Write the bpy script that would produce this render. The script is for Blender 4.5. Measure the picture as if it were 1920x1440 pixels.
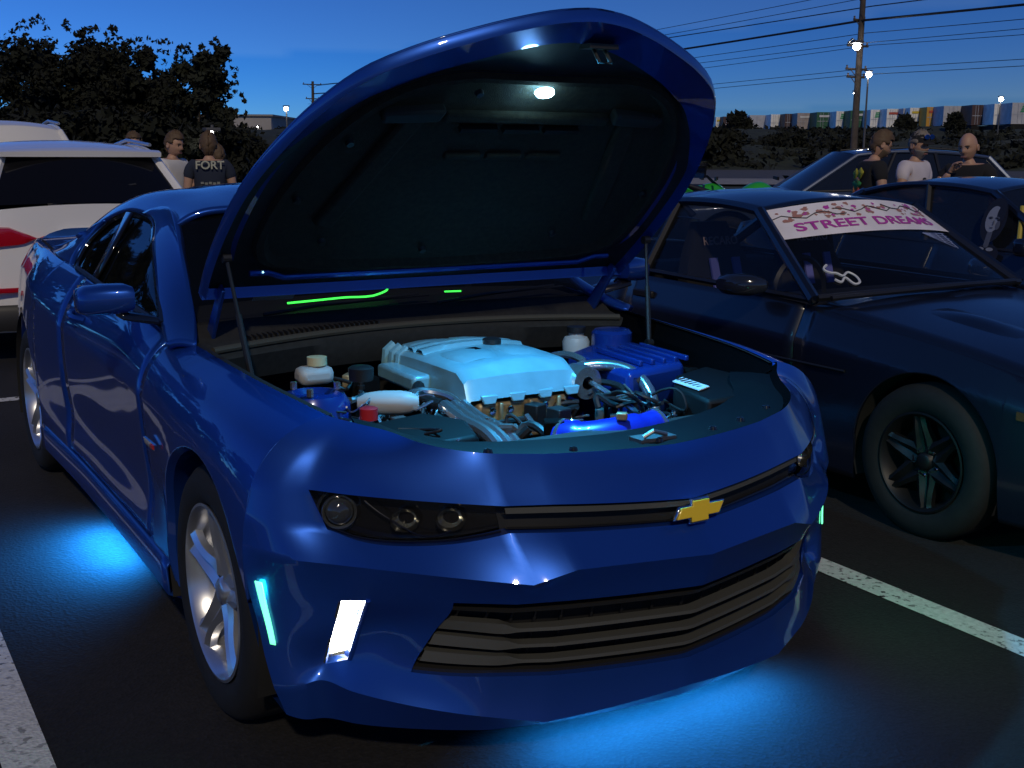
import bpy, bmesh, math, random
import numpy as np
from mathutils import Vector, Matrix
for o in list(bpy.data.objects): bpy.data.objects.remove(o)
SC = bpy.context.scene
COL = SC.collection
R = math.radians
rng = random.Random(7)

# ------------------------------------------------------------------ camera
cd = bpy.data.cameras.new('camera'); cam = bpy.data.objects.new('camera', cd); COL.objects.link(cam)
SC.camera = cam
CPOS = np.array([-1.72035, -2.87513, 1.48661]); CYAW, CPITCH, CROLL, CF = -0.54399, -0.19918, 0.00541, 2161.76
_f = np.array([-math.sin(CYAW)*math.cos(CPITCH), math.cos(CYAW)*math.cos(CPITCH), math.sin(CPITCH)])
_r = np.cross(_f, [0, 0, 1]); _r /= np.linalg.norm(_r); _u = np.cross(_r, _f)
_r, _u = math.cos(CROLL)*_r+math.sin(CROLL)*_u, -math.sin(CROLL)*_r+math.cos(CROLL)*_u
M = Matrix(((_r[0], _u[0], -_f[0], CPOS[0]), (_r[1], _u[1], -_f[1], CPOS[1]), (_r[2], _u[2], -_f[2], CPOS[2]), (0, 0, 0, 1)))
cam.matrix_world = M
cd.sensor_width = 36; cd.sensor_fit = 'HORIZONTAL'; cd.lens = CF/1920*36; cd.clip_end = 3000; cd.clip_start = 0.05

# ------------------------------------------------------------------ dusk sky and the one sun lamp
W = bpy.data.worlds.new('World'); SC.world = W; W.use_nodes = True
nt = W.node_tree; bg = nt.nodes['Background']
sky = nt.nodes.new('ShaderNodeTexSky'); sky.sky_type = 'NISHITA'; sky.sun_disc = False
SUN_EL, SUN_AZ = -1.5, 320.0
sky.sun_elevation = R(SUN_EL); sky.sun_rotation = R(SUN_AZ); sky.altitude = 0; sky.air_density = 0.3; sky.dust_density = 0.0; sky.ozone_density = 4.0
nt.links.new(sky.outputs[0], bg.inputs[0]); WS = 0.098; bg.inputs[1].default_value = WS
sl = bpy.data.lights.new('lot_sun', 'SUN'); so = bpy.data.objects.new('lot_sun', sl); COL.objects.link(so)  # stands in for the unseen parking-lot lights behind the camera
sl.energy = 0.17; sl.angle = R(2); sl.color = (1.0, 0.86, 0.66)
so.rotation_euler = Vector((0.34, 0.72, -0.60)).to_track_quat('-Z', 'Y').to_euler()
SC.view_settings.view_transform = 'Standard'; SC.view_settings.look = 'None'; SC.view_settings.gamma = 1
SC.view_settings.use_curve_mapping = False; SC.view_settings.exposure = 2.75
SC.render.engine = 'CYCLES'; SC.cycles.max_bounces = 6; SC.cycles.use_denoising = True

# ------------------------------------------------------------------ materials
MATS = {}
def mat(name, col=(.5, .5, .5), rough=.5, metal=0., coat=0., emit=None, es=0., trans=0., noise=0., nscale=30., bump=0., bscale=200., spec=None, alpha=None, coat_rough=.03, ior=None):
    if name in MATS: return MATS[name]
    m = bpy.data.materials.new(name); m.use_nodes = True; MATS[name] = m
    t = m.node_tree; b = t.nodes['Principled BSDF']; I = b.inputs
    I['Base Color'].default_value = (*col, 1); I['Roughness'].default_value = rough; I['Metallic'].default_value = metal
    I['Coat Weight'].default_value = coat; I['Coat Roughness'].default_value = coat_rough
    if spec is not None: I['Specular IOR Level'].default_value = spec
    if ior: I['IOR'].default_value = ior
    if trans: I['Transmission Weight'].default_value = trans
    if alpha is not None: I['Alpha'].default_value = alpha
    if emit: I['Emission Color'].default_value = (*emit, 1); I['Emission Strength'].default_value = es
    if noise or bump:
        tc = t.nodes.new('ShaderNodeTexCoord')
    if noise:
        n = t.nodes.new('ShaderNodeTexNoise'); n.inputs['Scale'].default_value = nscale; n.inputs['Detail'].default_value = 6
        t.links.new(tc.outputs['Object'], n.inputs['Vector'])
        mr = t.nodes.new('ShaderNodeMapRange'); mr.inputs[1].default_value = .3; mr.inputs[2].default_value = .7
        mr.inputs[3].default_value = 1-noise; mr.inputs[4].default_value = 1+noise
        t.links.new(n.outputs['Fac'], mr.inputs[0])
        mx = t.nodes.new('ShaderNodeVectorMath'); mx.operation = 'SCALE'; mx.inputs[0].default_value = col
        t.links.new(mr.outputs[0], mx.inputs['Scale']); t.links.new(mx.outputs[0], I['Base Color'])
    if bump:
        n2 = t.nodes.new('ShaderNodeTexNoise'); n2.inputs['Scale'].default_value = bscale; n2.inputs['Detail'].default_value = 3
        t.links.new(tc.outputs['Object'], n2.inputs['Vector'])
        bp = t.nodes.new('ShaderNodeBump'); bp.inputs['Strength'].default_value = bump; bp.inputs['Distance'].default_value = .01
        t.links.new(n2.outputs['Fac'], bp.inputs['Height']); t.links.new(bp.outputs[0], I['Normal'])
    return m

BLUE = mat('blue_paint', (.013, .062, .33), .34, .55, 1.0, bump=.012, bscale=900, spec=.08)
BLACKP = mat('black_plastic', (.012, .012, .013), .45)
RUBBER = mat('rubber', (.007, .0065, .006), .8, noise=.3)
DARK = mat('dark_void', (.004, .004, .005), .9)
GLASSD = mat('dark_glass', (.006, .007, .009), .03, 0, 0, spec=.6)
ALLOY = mat('alloy', (.62, .63, .66), .28, .85)
CHROME = mat('chrome', (.85, .85, .86), .06, 1.0)
GLOSSB = mat('gloss_black', (.008, .008, .009), .12, 0, .6)
SLATM = mat('grille_slat', (.072, .072, .062), .5, .0)

# ------------------------------------------------------------------ mesh helpers
class MB:
    def __init__(s): s.v = []; s.f = []
    def add(s, verts, faces):
        o = len(s.v); s.v += [tuple(map(float, p)) for p in verts]; s.f += [tuple(i+o for i in q) for q in faces]; return s
    def grid(s, G, skip=None, flip=False):
        r, c = G.shape[:2]; F = []
        for i in range(r-1):
            for j in range(c-1):
                if skip and skip(i, j): continue
                q = (i*c+j, i*c+j+1, (i+1)*c+j+1, (i+1)*c+j)
                F.append(q[::-1] if flip else q)
        return s.add(G.reshape(-1, 3), F)
    def box(s, c, d, rz=0, m=None):
        P = [(x*d[0]/2, y*d[1]/2, z*d[2]/2) for x in (-1, 1) for y in (-1, 1) for z in (-1, 1)]
        if m is not None: P = [m @ Vector(p) for p in P]
        cs, sn = math.cos(rz), math.sin(rz)
        P = [(c[0]+p[0]*cs-p[1]*sn, c[1]+p[0]*sn+p[1]*cs, c[2]+p[2]) for p in P]
        return s.add(P, [(0, 1, 3, 2), (4, 6, 7, 5), (0, 4, 5, 1), (2, 3, 7, 6), (0, 2, 6, 4), (1, 5, 7, 3)])
    def tube(s, P, r, n=8, cap=True):
        P = [np.array(p, float) for p in P]; rs = r if hasattr(r, '__len__') else [r]*len(P)
        V = []; pa = None
        for i, p in enumerate(P):
            t = P[min(i+1, len(P)-1)]-P[max(i-1, 0)]; t = t/(np.linalg.norm(t)+1e-9)
            if pa is None:
                a = np.cross(t, [0, 0, 1.]);
                if np.linalg.norm(a) < 1e-3: a = np.cross(t, [1., 0, 0])
            else: a = pa-t*(pa@t)
            a /= np.linalg.norm(a); pa = a; b = np.cross(t, a)
            V += [p+rs[i]*(a*math.cos(2*math.pi*k/n)+b*math.sin(2*math.pi*k/n)) for k in range(n)]
        F = [(i*n+k, i*n+(k+1) % n, (i+1)*n+(k+1) % n, (i+1)*n+k) for i in range(len(P)-1) for k in range(n)]
        if cap: F += [tuple(range(n))[::-1], tuple((len(P)-1)*n+k for k in range(n))]
        return s.add(V, F)
    def lathe(s, prof, n=48, axis='x', c=(0, 0, 0)):
        V = []
        for k in range(n):
            a = 2*math.pi*k/n; ca, sa = math.cos(a), math.sin(a)
            for (t, r) in prof:
                p = {'x': (t, r*ca, r*sa), 'y': (r*ca, t, r*sa), 'z': (r*ca, r*sa, t)}[axis]
                V.append((p[0]+c[0], p[1]+c[1], p[2]+c[2]))
        m = len(prof)
        F = [(k*m+i, k*m+i+1, ((k+1) % n)*m+i+1, ((k+1) % n)*m+i) for k in range(n) for i in range(m-1)]
        return s.add(V, F)
    def prism(s, poly, d):      # polygon (3-D points) extruded by vector d
        n = len(poly); P = [tuple(p) for p in poly]; Q = [tuple(np.array(p)+np.array(d)) for p in poly]
        return s.add(P+Q, [tuple(range(n))[::-1], tuple(range(n, 2*n))]+[(i, (i+1) % n, (i+1) % n+n, i+n) for i in range(n)])
    def mirror(s):
        n = len(s.v); s.f += [tuple(i+n for i in q)[::-1] for q in s.f]; s.v += [(-x, y, z) for x, y, z in s.v]; return s
    def xf(s, fn): s.v = [tuple(fn(np.array(p))) for p in s.v]; return s
    def build(s, name, m, parent=None, ang=35, solid=0, off=-1, bev=0, seg=2, weld=1e-4, sub=0, loc=None):
        me = bpy.data.meshes.new(name); bm = bmesh.new()
        vs = [bm.verts.new(p) for p in s.v]
        for q in s.f:
            try: bm.faces.new([vs[i] for i in q])
            except ValueError: pass
        if weld: bmesh.ops.remove_doubles(bm, verts=bm.verts, dist=weld)
        bmesh.ops.recalc_face_normals(bm, faces=bm.faces)
        bm.to_mesh(me); bm.free()
        o = bpy.data.objects.new(name, me); COL.objects.link(o)
        for mm in (m if isinstance(m, (list, tuple)) else [m]): me.materials.append(mm)
        if solid:
            k = o.modifiers.new('s', 'SOLIDIFY'); k.thickness = solid; k.offset = off
        if bev:
            k = o.modifiers.new('b', 'BEVEL'); k.width = bev; k.segments = seg; k.limit_method = 'ANGLE'; k.angle_limit = R(30)
        if sub:
            k = o.modifiers.new('u', 'SUBSURF'); k.levels = sub; k.render_levels = sub
        me.shade_smooth()
        if ang < 180: me.set_sharp_from_angle(angle=R(ang))
        if bev: me.set_sharp_from_angle(angle=R(75))
        if parent: o.parent = parent
        return o

def spl(P, n, out=None):          # chord-length Catmull-Rom through P, n samples per segment
    P = np.array(P, float)
    if len(P) == 2 or n == 1:
        if len(P) == 2:
            return np.array([P[0]+(P[1]-P[0])*k/n for k in range(n+1)])
        return P
    d = np.linalg.norm(np.diff(P, axis=0), axis=1)+1e-6
    T = np.zeros_like(P)
    for i in range(1, len(P)-1):
        T[i] = ((P[i]-P[i-1])/d[i-1]*d[i]+(P[i+1]-P[i])/d[i]*d[i-1])/(d[i]+d[i-1])
    T[0] = 2*(P[1]-P[0])/d[0]-T[1]; T[-1] = 2*(P[-1]-P[-2])/d[-1]-T[-2]
    o = []
    for i in range(len(P)-1):
        for k in range(n):
            t = k/n; h = d[i]
            o.append((2*t**3-3*t*t+1)*P[i]+(t**3-2*t*t+t)*h*T[i]+(-2*t**3+3*t*t)*P[i+1]+(t**3-t*t)*h*T[i+1])
    o.append(P[-1]); return np.array(o)
def splc(P, n, cr=()):            # the same with creases at control indices
    cuts = [0]+sorted(c for c in cr if 0 < c < len(P)-1)+[len(P)-1]; o = []
    for a, b in zip(cuts[:-1], cuts[1:]):
        q = spl(P[a:b+1], n); o += list(q if b == len(P)-1 else q[:-1])
    return np.array(o)
def loft(net, nr, nc, crr=(), crc=()):
    rows = [splc(np.array(r, float), nc, crc) for r in net]
    A = np.array(rows)
    return np.stack([splc(A[:, j], nr, crr) for j in range(A.shape[1])], 1)
def rim(G, i0, i1, j0, j1):       # boundary loop of a block of grid points
    L = [G[i0, j] for j in range(j0, j1)]+[G[i, j1] for i in range(i0, i1)]+[G[i1, j] for j in range(j1, j0, -1)]+[G[i, j0] for i in range(i1, i0, -1)]
    return np.array(L)
def collar(mb, L, d, k=1.0):      # wall running inwards from a loop
    L = np.array(L); c = L.mean(0); Q = c+(L-c)*k+np.array(d); n = len(L)
    mb.add(list(L)+list(Q), [(i, (i+1) % n, (i+1) % n+n, i+n) for i in range(n)]); return Q
def lid(mb, L):
    L = np.array(L); n = len(L); mb.add(list(L)+[L.mean(0)], [(i, (i+1) % n, n) for i in range(n)])
def empty(name, loc, label=None, cat=None, group=None, rz=0):
    o = bpy.data.objects.new(name, None); COL.objects.link(o); o.location = loc; o.rotation_euler = (0, 0, rz); o.empty_display_size = .2
    tag(o, label, cat, group); return o
def tag(o, label=None, cat=None, group=None, kind=None):
    if label: o['label'] = label
    if cat: o['category'] = cat
    if group: o['group'] = group
    if kind: o['kind'] = kind
    return o
def copy_tree(o, parent=None):
    c = o.copy(); COL.objects.link(c); c.parent = parent
    for ch in list(o.children): copy_tree(ch, c)
    return c
def text(name, s, size, m, parent, P, ux, uy, ext=.001, bold=0):   # lettering as mesh, lying along ux/uy at P
    cu = bpy.data.curves.new(name, 'FONT'); cu.body = s; cu.size = size; cu.extrude = ext; cu.align_x = 'CENTER'; cu.align_y = 'CENTER'; cu.offset = bold
    t = bpy.data.objects.new(name, cu); COL.objects.link(t)
    dg = bpy.context.evaluated_depsgraph_get(); me = bpy.data.meshes.new_from_object(t.evaluated_get(dg)); bpy.data.objects.remove(t)
    o = bpy.data.objects.new(name, me); COL.objects.link(o); me.materials.clear(); me.materials.append(m)
    ux = Vector(ux).normalized(); uy = Vector(uy); uy = (uy-ux*uy.dot(ux)).normalized(); uz = ux.cross(uy)
    mm = Matrix((ux, uy, uz)).transposed()
    for v in me.vertices: v.co = mm @ v.co+Vector(P)
    if parent: o.parent = parent
    return o
# ------------------------------------------------------------------ ground
def ground_mat(name, base, worn, rough):
    m = bpy.data.materials.new(name); m.use_nodes = True; t = m.node_tree; b = t.nodes['Principled BSDF']; L = t.links.new
    tc = t.nodes.new('ShaderNodeTexCoord')
    def noise(sc, det=4):
        n = t.nodes.new('ShaderNodeTexNoise'); n.inputs['Scale'].default_value = sc; n.inputs['Detail'].default_value = det; L(tc.outputs['Object'], n.inputs['Vector']); return n.outputs['Fac']
    def ramp(f, a, b_, lo, hi):
        r = t.nodes.new('ShaderNodeMapRange'); r.inputs[1].default_value = a; r.inputs[2].default_value = b_; r.inputs[3].default_value = lo; r.inputs[4].default_value = hi; L(f, r.inputs[0]); return r.outputs[0]
    vo = t.nodes.new('ShaderNodeTexVoronoi'); vo.inputs['Scale'].default_value = 95; L(tc.outputs['Object'], vo.inputs['Vector'])
    sp = t.nodes.new('ShaderNodeSeparateColor'); L(vo.outputs['Color'], sp.inputs[0])
    stone = ramp(sp.outputs[0], .0, 1., .6, 1.45); big = ramp(noise(1.3), .35, .7, .65, 1.25)
    mu = t.nodes.new('ShaderNodeMath'); mu.operation = 'MULTIPLY'; L(stone, mu.inputs[0]); L(big, mu.inputs[1])
    sc_ = t.nodes.new('ShaderNodeVectorMath'); sc_.operation = 'SCALE'; sc_.inputs[0].default_value = (.0105, .0096, .0098); L(mu.outputs[0], sc_.inputs['Scale'])
    out = sc_.outputs[0]
    if base is not None:
        mx = t.nodes.new('ShaderNodeMix'); mx.data_type = 'RGBA'; L(sc_.outputs[0], mx.inputs[7])
        s2 = t.nodes.new('ShaderNodeVectorMath'); s2.operation = 'SCALE'; s2.inputs[0].default_value = base; L(ramp(noise(55, 3), .3, .7, .82, 1.08), s2.inputs['Scale']); L(s2.outputs[0], mx.inputs[6])
        ad = t.nodes.new('ShaderNodeMath'); ad.operation = 'MULTIPLY'; L(ramp(noise(38, 5), .56, .62, 0, 1), ad.inputs[0]); L(ramp(noise(2.2, 2), .42, .66, .15, 1), ad.inputs[1]); L(ad.outputs[0], mx.inputs[0]); out = mx.outputs[2]
    L(out, b.inputs['Base Color']); b.inputs['Roughness'].default_value = rough
    bp = t.nodes.new('ShaderNodeBump'); bp.inputs['Strength'].default_value = .5; bp.inputs['Distance'].default_value = .004; L(vo.outputs['Distance'], bp.inputs['Height']); L(bp.outputs[0], b.inputs['Normal'])
    return m
ASPH = ground_mat('asphalt', None, 0, .85); LINE = ground_mat('line_paint', (.62, .63, .62), 1, .75)
tag(MB().add([(-900, -300, 0), (900, -300, 0), (900, 900, 0), (-900, 900, 0)], [(0, 1, 2, 3)]).build('ground', ASPH), kind='structure')

# ------------------------------------------------------------------ blue coupe: body surface
CAR = empty('blue_coupe', (0, 0, 0), 'blue two-door sports coupe with its hood propped open and glowing ground lights', 'car')
YS = [-.43, -.2, 0, .2, .42, .62, .9, 1.3, 1.75, 2.1, 2.45, 2.81, 3.15, 3.45, 3.72, 3.86]
LZ = [[.19]*16, [.30]*16, [.45]*16, [.60]*16,
      [.70, .73, .745, .75, .755, .76, .77, .78, .80, .825, .855, .875, .885, .885, .88, .87],
      [.80, .825, .84, .85, .86, .868, .88, .89, .905, .925, .945, .96, .965, .962, .95, .94],
      [.862, .885, .897, .908, .92, .935, .962, .98, .998, 1.005, 1.012, 1.015, 1.022, 1.025, 1.02, 1.01]]
LW = [[.87, .88, .88, .885, .885, .885, .885, .885, .885, .89, .895, .89, .86, .82, .78, .68],
      [.905, .915, .92, .92, .915, .912, .91, .91, .912, .92, .928, .925, .885, .845, .805, .70],
      [.925, .938, .94, .935, .915, .90, .893, .893, .90, .92, .938, .936, .89, .85, .81, .71],
      [.928, .944, .948, .944, .925, .912, .906, .907, .915, .932, .945, .935, .887, .848, .81, .72],
      [.905, .93, .936, .935, .928, .922, .918, .917, .92, .928, .925, .897, .853, .815, .78, .70],
      [.845, .882, .89, .888, .885, .882, .88, .878, .878, .880, .868, .84, .80, .77, .74, .66],
      [.70, .742, .762, .773, .782, .797, .826, .826, .815, .802, .785, .765, .74, .715, .69, .62]]
_side = loft([[(w, y, z) for w, y, z in zip(LW[k], YS, LZ[k])] for k in range(7)], 8, 12, crr=(4,))
_sy = _side[0, :, 1]
def S(y, z):                       # half width of the body side at (y, z)
    j = np.clip(np.searchsorted(_sy, y)-1, 0, len(_sy)-2); t = (y-_sy[j])/(_sy[j+1]-_sy[j])
    c = _side[:, j]*(1-t)+_side[:, j+1]*t
    return float(np.interp(z, c[:, 2], c[:, 0]))
def Sz(y):
    j = np.clip(np.searchsorted(_sy, y)-1, 0, len(_sy)-2); t = (y-_sy[j])/(_sy[j+1]-_sy[j])
    c = _side[:, j]*(1-t)+_side[:, j+1]*t
    return c
ARC = .385; AZ = .345
def zbot(y, base=.20):
    for yc in (0, 2.811):
        if abs(y-yc) < ARC: base = max(base, AZ+math.sqrt(ARC**2-(y-yc)**2))
    return base
def side_panel(name, ys, sx, m=BLUE, lo=None, n=40, hi=None, inset=0, arch=True):
    cols = []
    for y in ys:
        c = Sz(y); zb = (zbot(y) if arch else .2) if lo is None else lo(y); zt = c[-1, 2] if hi is None else hi(y)
        zb = min(zb, zt-.002)
        zs = zb+(zt-zb)*np.linspace(0, 1, n)
        # sharpen at the shoulder crease by snapping the nearest sample
        zc = c[32, 2]
        if zb < zc < zt: zs[np.argmin(abs(zs-zc))] = zc
        ws = np.interp(zs, c[:, 2], c[:, 0])-inset
        cols.append(np.stack([-sx*ws*-1*-1, np.full(n, y), zs], -1))
    G = np.stack(cols, 1)
    mb = MB(); mb.grid(G)
    return mb, G
def dense(a, b, extra=(), n=24):
    ys = set(np.round(np.linspace(a, b, n), 5))
    for yc in (0, 2.811):
        for k in range(33):
            y = yc+ARC*math.cos(math.pi*k/32)
            if a < y < b: ys.add(round(y, 5))
        for e in (-1, 1):
            for d in (.0005, .004):
                y = yc+e*(ARC-d)
                if a < y < b: ys.add(round(y, 5))
            y = yc+e*(ARC+.0004)
            if a < y < b: ys.add(round(y, 5))
    return sorted(ys)
SEAM = -.372
def arch_lip(sx, yc, y0, y1):
    mb = MB(); A = []
    for k in range(41):
        a = math.pi*(-.13+1.26*k/40); y = yc+ARC*math.cos(a); z = AZ+ARC*math.sin(a)
        if y < y0 or y > y1 or z < .2: continue
        w = S(y, max(z, .2)); A.append([(sx*(w-.001), y, z), (sx*(w-.02), y+(yc-y)*.03, z+(AZ-z)*.03), (sx*(w-.11), y, z)])
    mb.grid(np.array(A)); return mb
for sx in (-1, 1):
    fe, G = side_panel('fender', dense(SEAM, .615), -sx)
    fe.build('front_fender', BLUE, CAR, ang=50, solid=.012)
    dr, G = side_panel('door', dense(.622, 1.86), -sx, lo=lambda y: .315)
    do = dr.build('door', BLUE, CAR, ang=50, solid=.012)
    rq, G = side_panel('quarter', dense(1.867, 3.86), -sx)
    rq.build('rear_quarter_panel', BLUE, CAR, ang=50, solid=.012)
    # rocker panel under the door
    rk = MB(); A = []
    for y in np.linspace(.39, 2.42, 30):
        w = S(y, .31); A.append([(sx*(w-.004), y, .306), (sx*(w+.012), y, .285), (sx*(w+.008), y, .20), (sx*(w-.06), y, .165), (sx*(w-.3), y, .165)])
    rk.grid(np.array(A)); rk.build('rocker_panel', BLUE, CAR, ang=40, solid=.008)
    # dark structure behind the panel gaps and inner wheel arches
    ib, G = side_panel('inner', dense(-.36, 3.8, n=40), -sx, inset=.016)
    ib.build('inner_structure', DARK, CAR)
    for yc in (0, 2.811):
        wl = MB(); A = []
        for k in range(25):
            a = math.pi*(-.12+1.24*k/24)
            A.append([(sx*.915, yc+.40*math.cos(a), AZ+.40*math.sin(a)), (sx*.5, yc+.40*math.cos(a), AZ+.40*math.sin(a))])
        wl.grid(np.array(A)); lid(wl, [a[1] for a in A]); wl.build('wheel_liner', mat('liner_black', (.008, .008, .008), .9), CAR)
        arch_lip(sx, yc, (SEAM if yc == 0 else -9), 9).build('arch_lip', BLUE, CAR)

# front bumper fascia: rows top to bottom, columns arch edge to centre
def c0(y, z): return (S(y, z), y, z)
FN = [
 # arch/seam          corner             HL outer           DRL inner          grille outer       HL inner           facet              quarter            centre
 [(.722, SEAM, .872), (.702, -.395, .867), (.672, -.425, .859), (.62, -.495, .848), (.575, -.58, .832), (.44, -.682, .812), (.33, -.725, .807), (.165, -.765, .804), (0, -.785, .802)],
 [c0(SEAM, .812), (.800, -.412, .807), (.755, -.44, .800), (.70, -.505, .793), (.61, -.59, .784), (.455, -.705, .773), (.345, -.752, .765), (.17, -.80, .754), (0, -.828, .746)],
 [c0(SEAM, .73), (.868, -.413, .727), (.801, -.454, .722), (.744, -.512, .7185), (.635, -.619, .716), (.455, -.752, .709), (.345, -.79, .706), (.17, -.835, .696), (0, -.856, .685)],
 [c0(SEAM, .655), (.885, -.425, .645), (.772, -.49, .632), (.72, -.543, .612), (.60, -.655, .612), (.447, -.762, .647), (.335, -.80, .641), (.17, -.840, .634), (0, -.872, .629)],
 [c0(SEAM, .58), (.885, -.447, .573), (.766, -.553, .564), (.713, -.611, .564), (.605, -.71, .559), (.425, -.832, .543), (.33, -.868, .573), (.165, -.902, .572), (0, -.936, .571)],
 [c0(-.385, .50), (.876, -.438, .485), (.756, -.524, .467), (.711, -.573, .475), (.56, -.706, .485), (.44, -.785, .484), (.33, -.823, .484), (.17, -.863, .482), (0, -.905, .484)],
 [(.915, -.40, .40), (.868, -.443, .39), (.768, -.497, .38), (.715, -.528, .394), (.585, -.65, .394), (.455, -.762, .388), (.34, -.808, .386), (.17, -.85, .385), (0, -.885, .384)],
 [(.905, -.42, .31), (.862, -.452, .302), (.778, -.470, .294), (.736, -.516, .314), (.627, -.620, .298), (.48, -.736, .299), (.35, -.79, .293), (.175, -.832, .288), (0, -.862, .285)],
 [(.893, -.435, .245), (.855, -.464, .25), (.796, -.482, .262), (.745, -.545, .248), (.650, -.638, .230), (.505, -.738, .207), (.37, -.795, .182), (.18, -.838, .196), (0, -.868, .215)],
 [(.868, -.44, .175), (.835, -.458, .162), (.775, -.46, .150), (.72, -.515, .145), (.615, -.607, .146), (.47, -.712, .152), (.34, -.765, .158), (.17, -.805, .166), (0, -.835, .175)],
]
NR, NC = 6, 8
FG = loft(FN, NR, NC, crr=(2, 3, 4, 8), crc=(5, 6))
FG = FG*np.array([-1, 1, 1])                       # right side of the car lies at -x
FGm = FG[:, ::-1]*np.array([-1, 1, 1])
FULL = np.concatenate([FG, FGm[:, 1:]], 1); NCOL = FULL.shape[1]; CC = 8*NC
HOLES = [(2, 3, 2, 14), (5, 7, 4, 12), (5, 7, 2, 3), (5, 7, 13, 14)]
def fskip(i, j):
    r, c = i//NR, j//NC
    return any(a <= r < b and p <= c < q for a, b, p, q in HOLES)
fb = MB().grid(FULL, fskip)
HL = {}
for h in HOLES:
    L = rim(FULL, h[0]*NR, h[1]*NR, h[2]*NC, h[3]*NC); HL[h] = L
    collar(fb, L, (0, .035, 0), .985)
# underside return
U = FULL[-1]; fb.grid(np.array([U, U+np.array([0, .25, .01])]))
fb.build('front_bumper', BLUE, CAR, ang=32)
# ------------------------------------------------------------------ hood (open), built in its own plane: x across, s from the hinge, h above
HO = np.array([0, .62, .95]); HDv = np.array([0, -.769, .639]); HNv = np.array([0, .639, .769])
def hw(x, s, h=0): return HO+np.array([x, 0, 0])+HDv*s+HNv*h
HOUT = [(0, 1.365), (.10, 1.352), (.20, 1.320), (.32, 1.268), (.44, 1.205), (.545, 1.128), (.635, 1.00), (.70, .85), (.748, .68), (.766, .52), (.770, .34), (.766, .24), (.760, .17)]
hp = spl([(a, b, 0) for a, b in HOUT], 6)[:, :2]
nh = len(hp)
hood = MB()
# skin as a fan: for each s-level between hinge and tip, width w(s)
xs_of = lambda s: float(np.interp(s, hp[::-1, 1], hp[::-1, 0]))
lev = np.concatenate([np.linspace(.17, 1.2, 36), 1.2+.165*np.sin(np.linspace(0, 1, 14)[1:]*math.pi/2)])
TT = np.sin(np.linspace(-1, 1, 41)*math.pi/2)
G = np.array([[hw(xs_of(s)*t, s, .012+.05*(1-t*t)*(1-max(0, (s-.9)/.465)**2)) for t in TT] for s in lev])
hood.grid(G)
HOODO = hood.build('hood', BLUE, CAR, ang=60, solid=.006, off=1)
# painted inner rim frame with a rolled edge, then the black underside
outl = [(x, s) for x, s in hp]+[(-x, s) for x, s in hp[::-1][:]]
def inset(L, d):
    L = np.array(L); n = len(L); c = np.array([0, .62]); o = []
    for i in range(n):
        t = L[(i+1) % n]-L[i-1]; nn = np.array([t[1], -t[0]]); nn /= np.linalg.norm(nn)+1e-9
        if nn@(L[i]-c) > 0: nn = -nn
        o.append(L[i]+nn*(d(L[i]) if callable(d) else d))
    return np.array(o)
loop = []
for p in outl:
    if not loop or np.hypot(*(np.array(p)-loop[-1])) > .004: loop.append(np.array(p))
if np.hypot(*(loop[0]-loop[-1])) < .004: loop.pop()
Lh = np.array(loop)
band = lambda p: .085*min(max((p[1]-.75)/.4, 0), 1)+.028        # the painted band is wide at the front, thin at the sides
i1 = inset(Lh, .004); i2 = inset(Lh, .012); i3 = inset(Lh, band)
fr = MB()
def H3(L, h): return np.array([hw(p[0], p[1], h(p) if callable(h) else h) for p in L])
n = len(Lh)
A = np.stack([H3(Lh, .012), H3(i1, -.006), H3(i2, -.016), H3(i3, lambda p: .012)], 0); A = np.concatenate([A, A[:, :1]], 1)
fr.grid(A); fr.build('hood_inner_band', BLUE, HOODO, ang=50)
# black inner panel with recessed liner
LIN = [(0, 1.128), (.14, 1.130), (.27, 1.128), (.39, 1.09), (.47, 1.03), (.56, .90), (.625, .72), (.658, .52), (.655, .40), (.62, .325), (.52, .292), (.34, .276), (.15, .268), (0, .265)]
lp = spl([(a, b, 0) for a, b in LIN], 6)[:, :2]
LL = np.array([tuple(p) for p in lp]+[(-x, s) for x, s in lp[::-1][1:-1]])
def resample(L, m, ref):           # by angle around a centre so rings can be bridged
    c = np.array([0, .68]); a = np.arctan2(L[:, 1]-c[1], L[:, 0]-c[0]); o = np.argsort(a); a = a[o]; Lq = L[o]
    aa = np.concatenate([a-2*math.pi, a, a+2*math.pi]); LQ = np.concatenate([Lq]*3)
    q = np.linspace(-math.pi, math.pi, m, endpoint=False)
    return np.stack([np.interp(q, aa, LQ[:, 0]), np.interp(q, aa, LQ[:, 1])], -1)
m_ = 160
r0 = resample(i3, m_, 0); r1 = resample(LL, m_, 0)
UND = mat('hood_under_black', (.010, .010, .011), .6, noise=.5, nscale=25)
LINER = mat('hood_liner_felt', (.030, .022, .012), .95, noise=.35, nscale=60, bump=.5, bscale=400)
un = MB()
A = np.stack([H3(r0, .012), H3(r0*.5+r1*.5, .022), H3(r1, .016)], 0); A = np.concatenate([A, A[:, :1]], 1); un.grid(A)
un.build('hood_inner_panel', UND, HOODO, ang=50)
li = MB()
def scl(L, k): c = np.array([0, .70]); return c+(L-c)*k
A = np.stack([H3(r1, .015), H3(scl(r1, .985), -.002), H3(scl(r1, .955), -.004), H3(scl(r1, .93), .02), H3(scl(r1, .6), .03), H3(scl(r1, .3), .032)], 0); A = np.concatenate([A, A[:, :1]], 1)
li.grid(A); lid(li, A[-1][:-1]); LINO = li.build('hood_liner', LINER, HOODO, ang=50)
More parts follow.
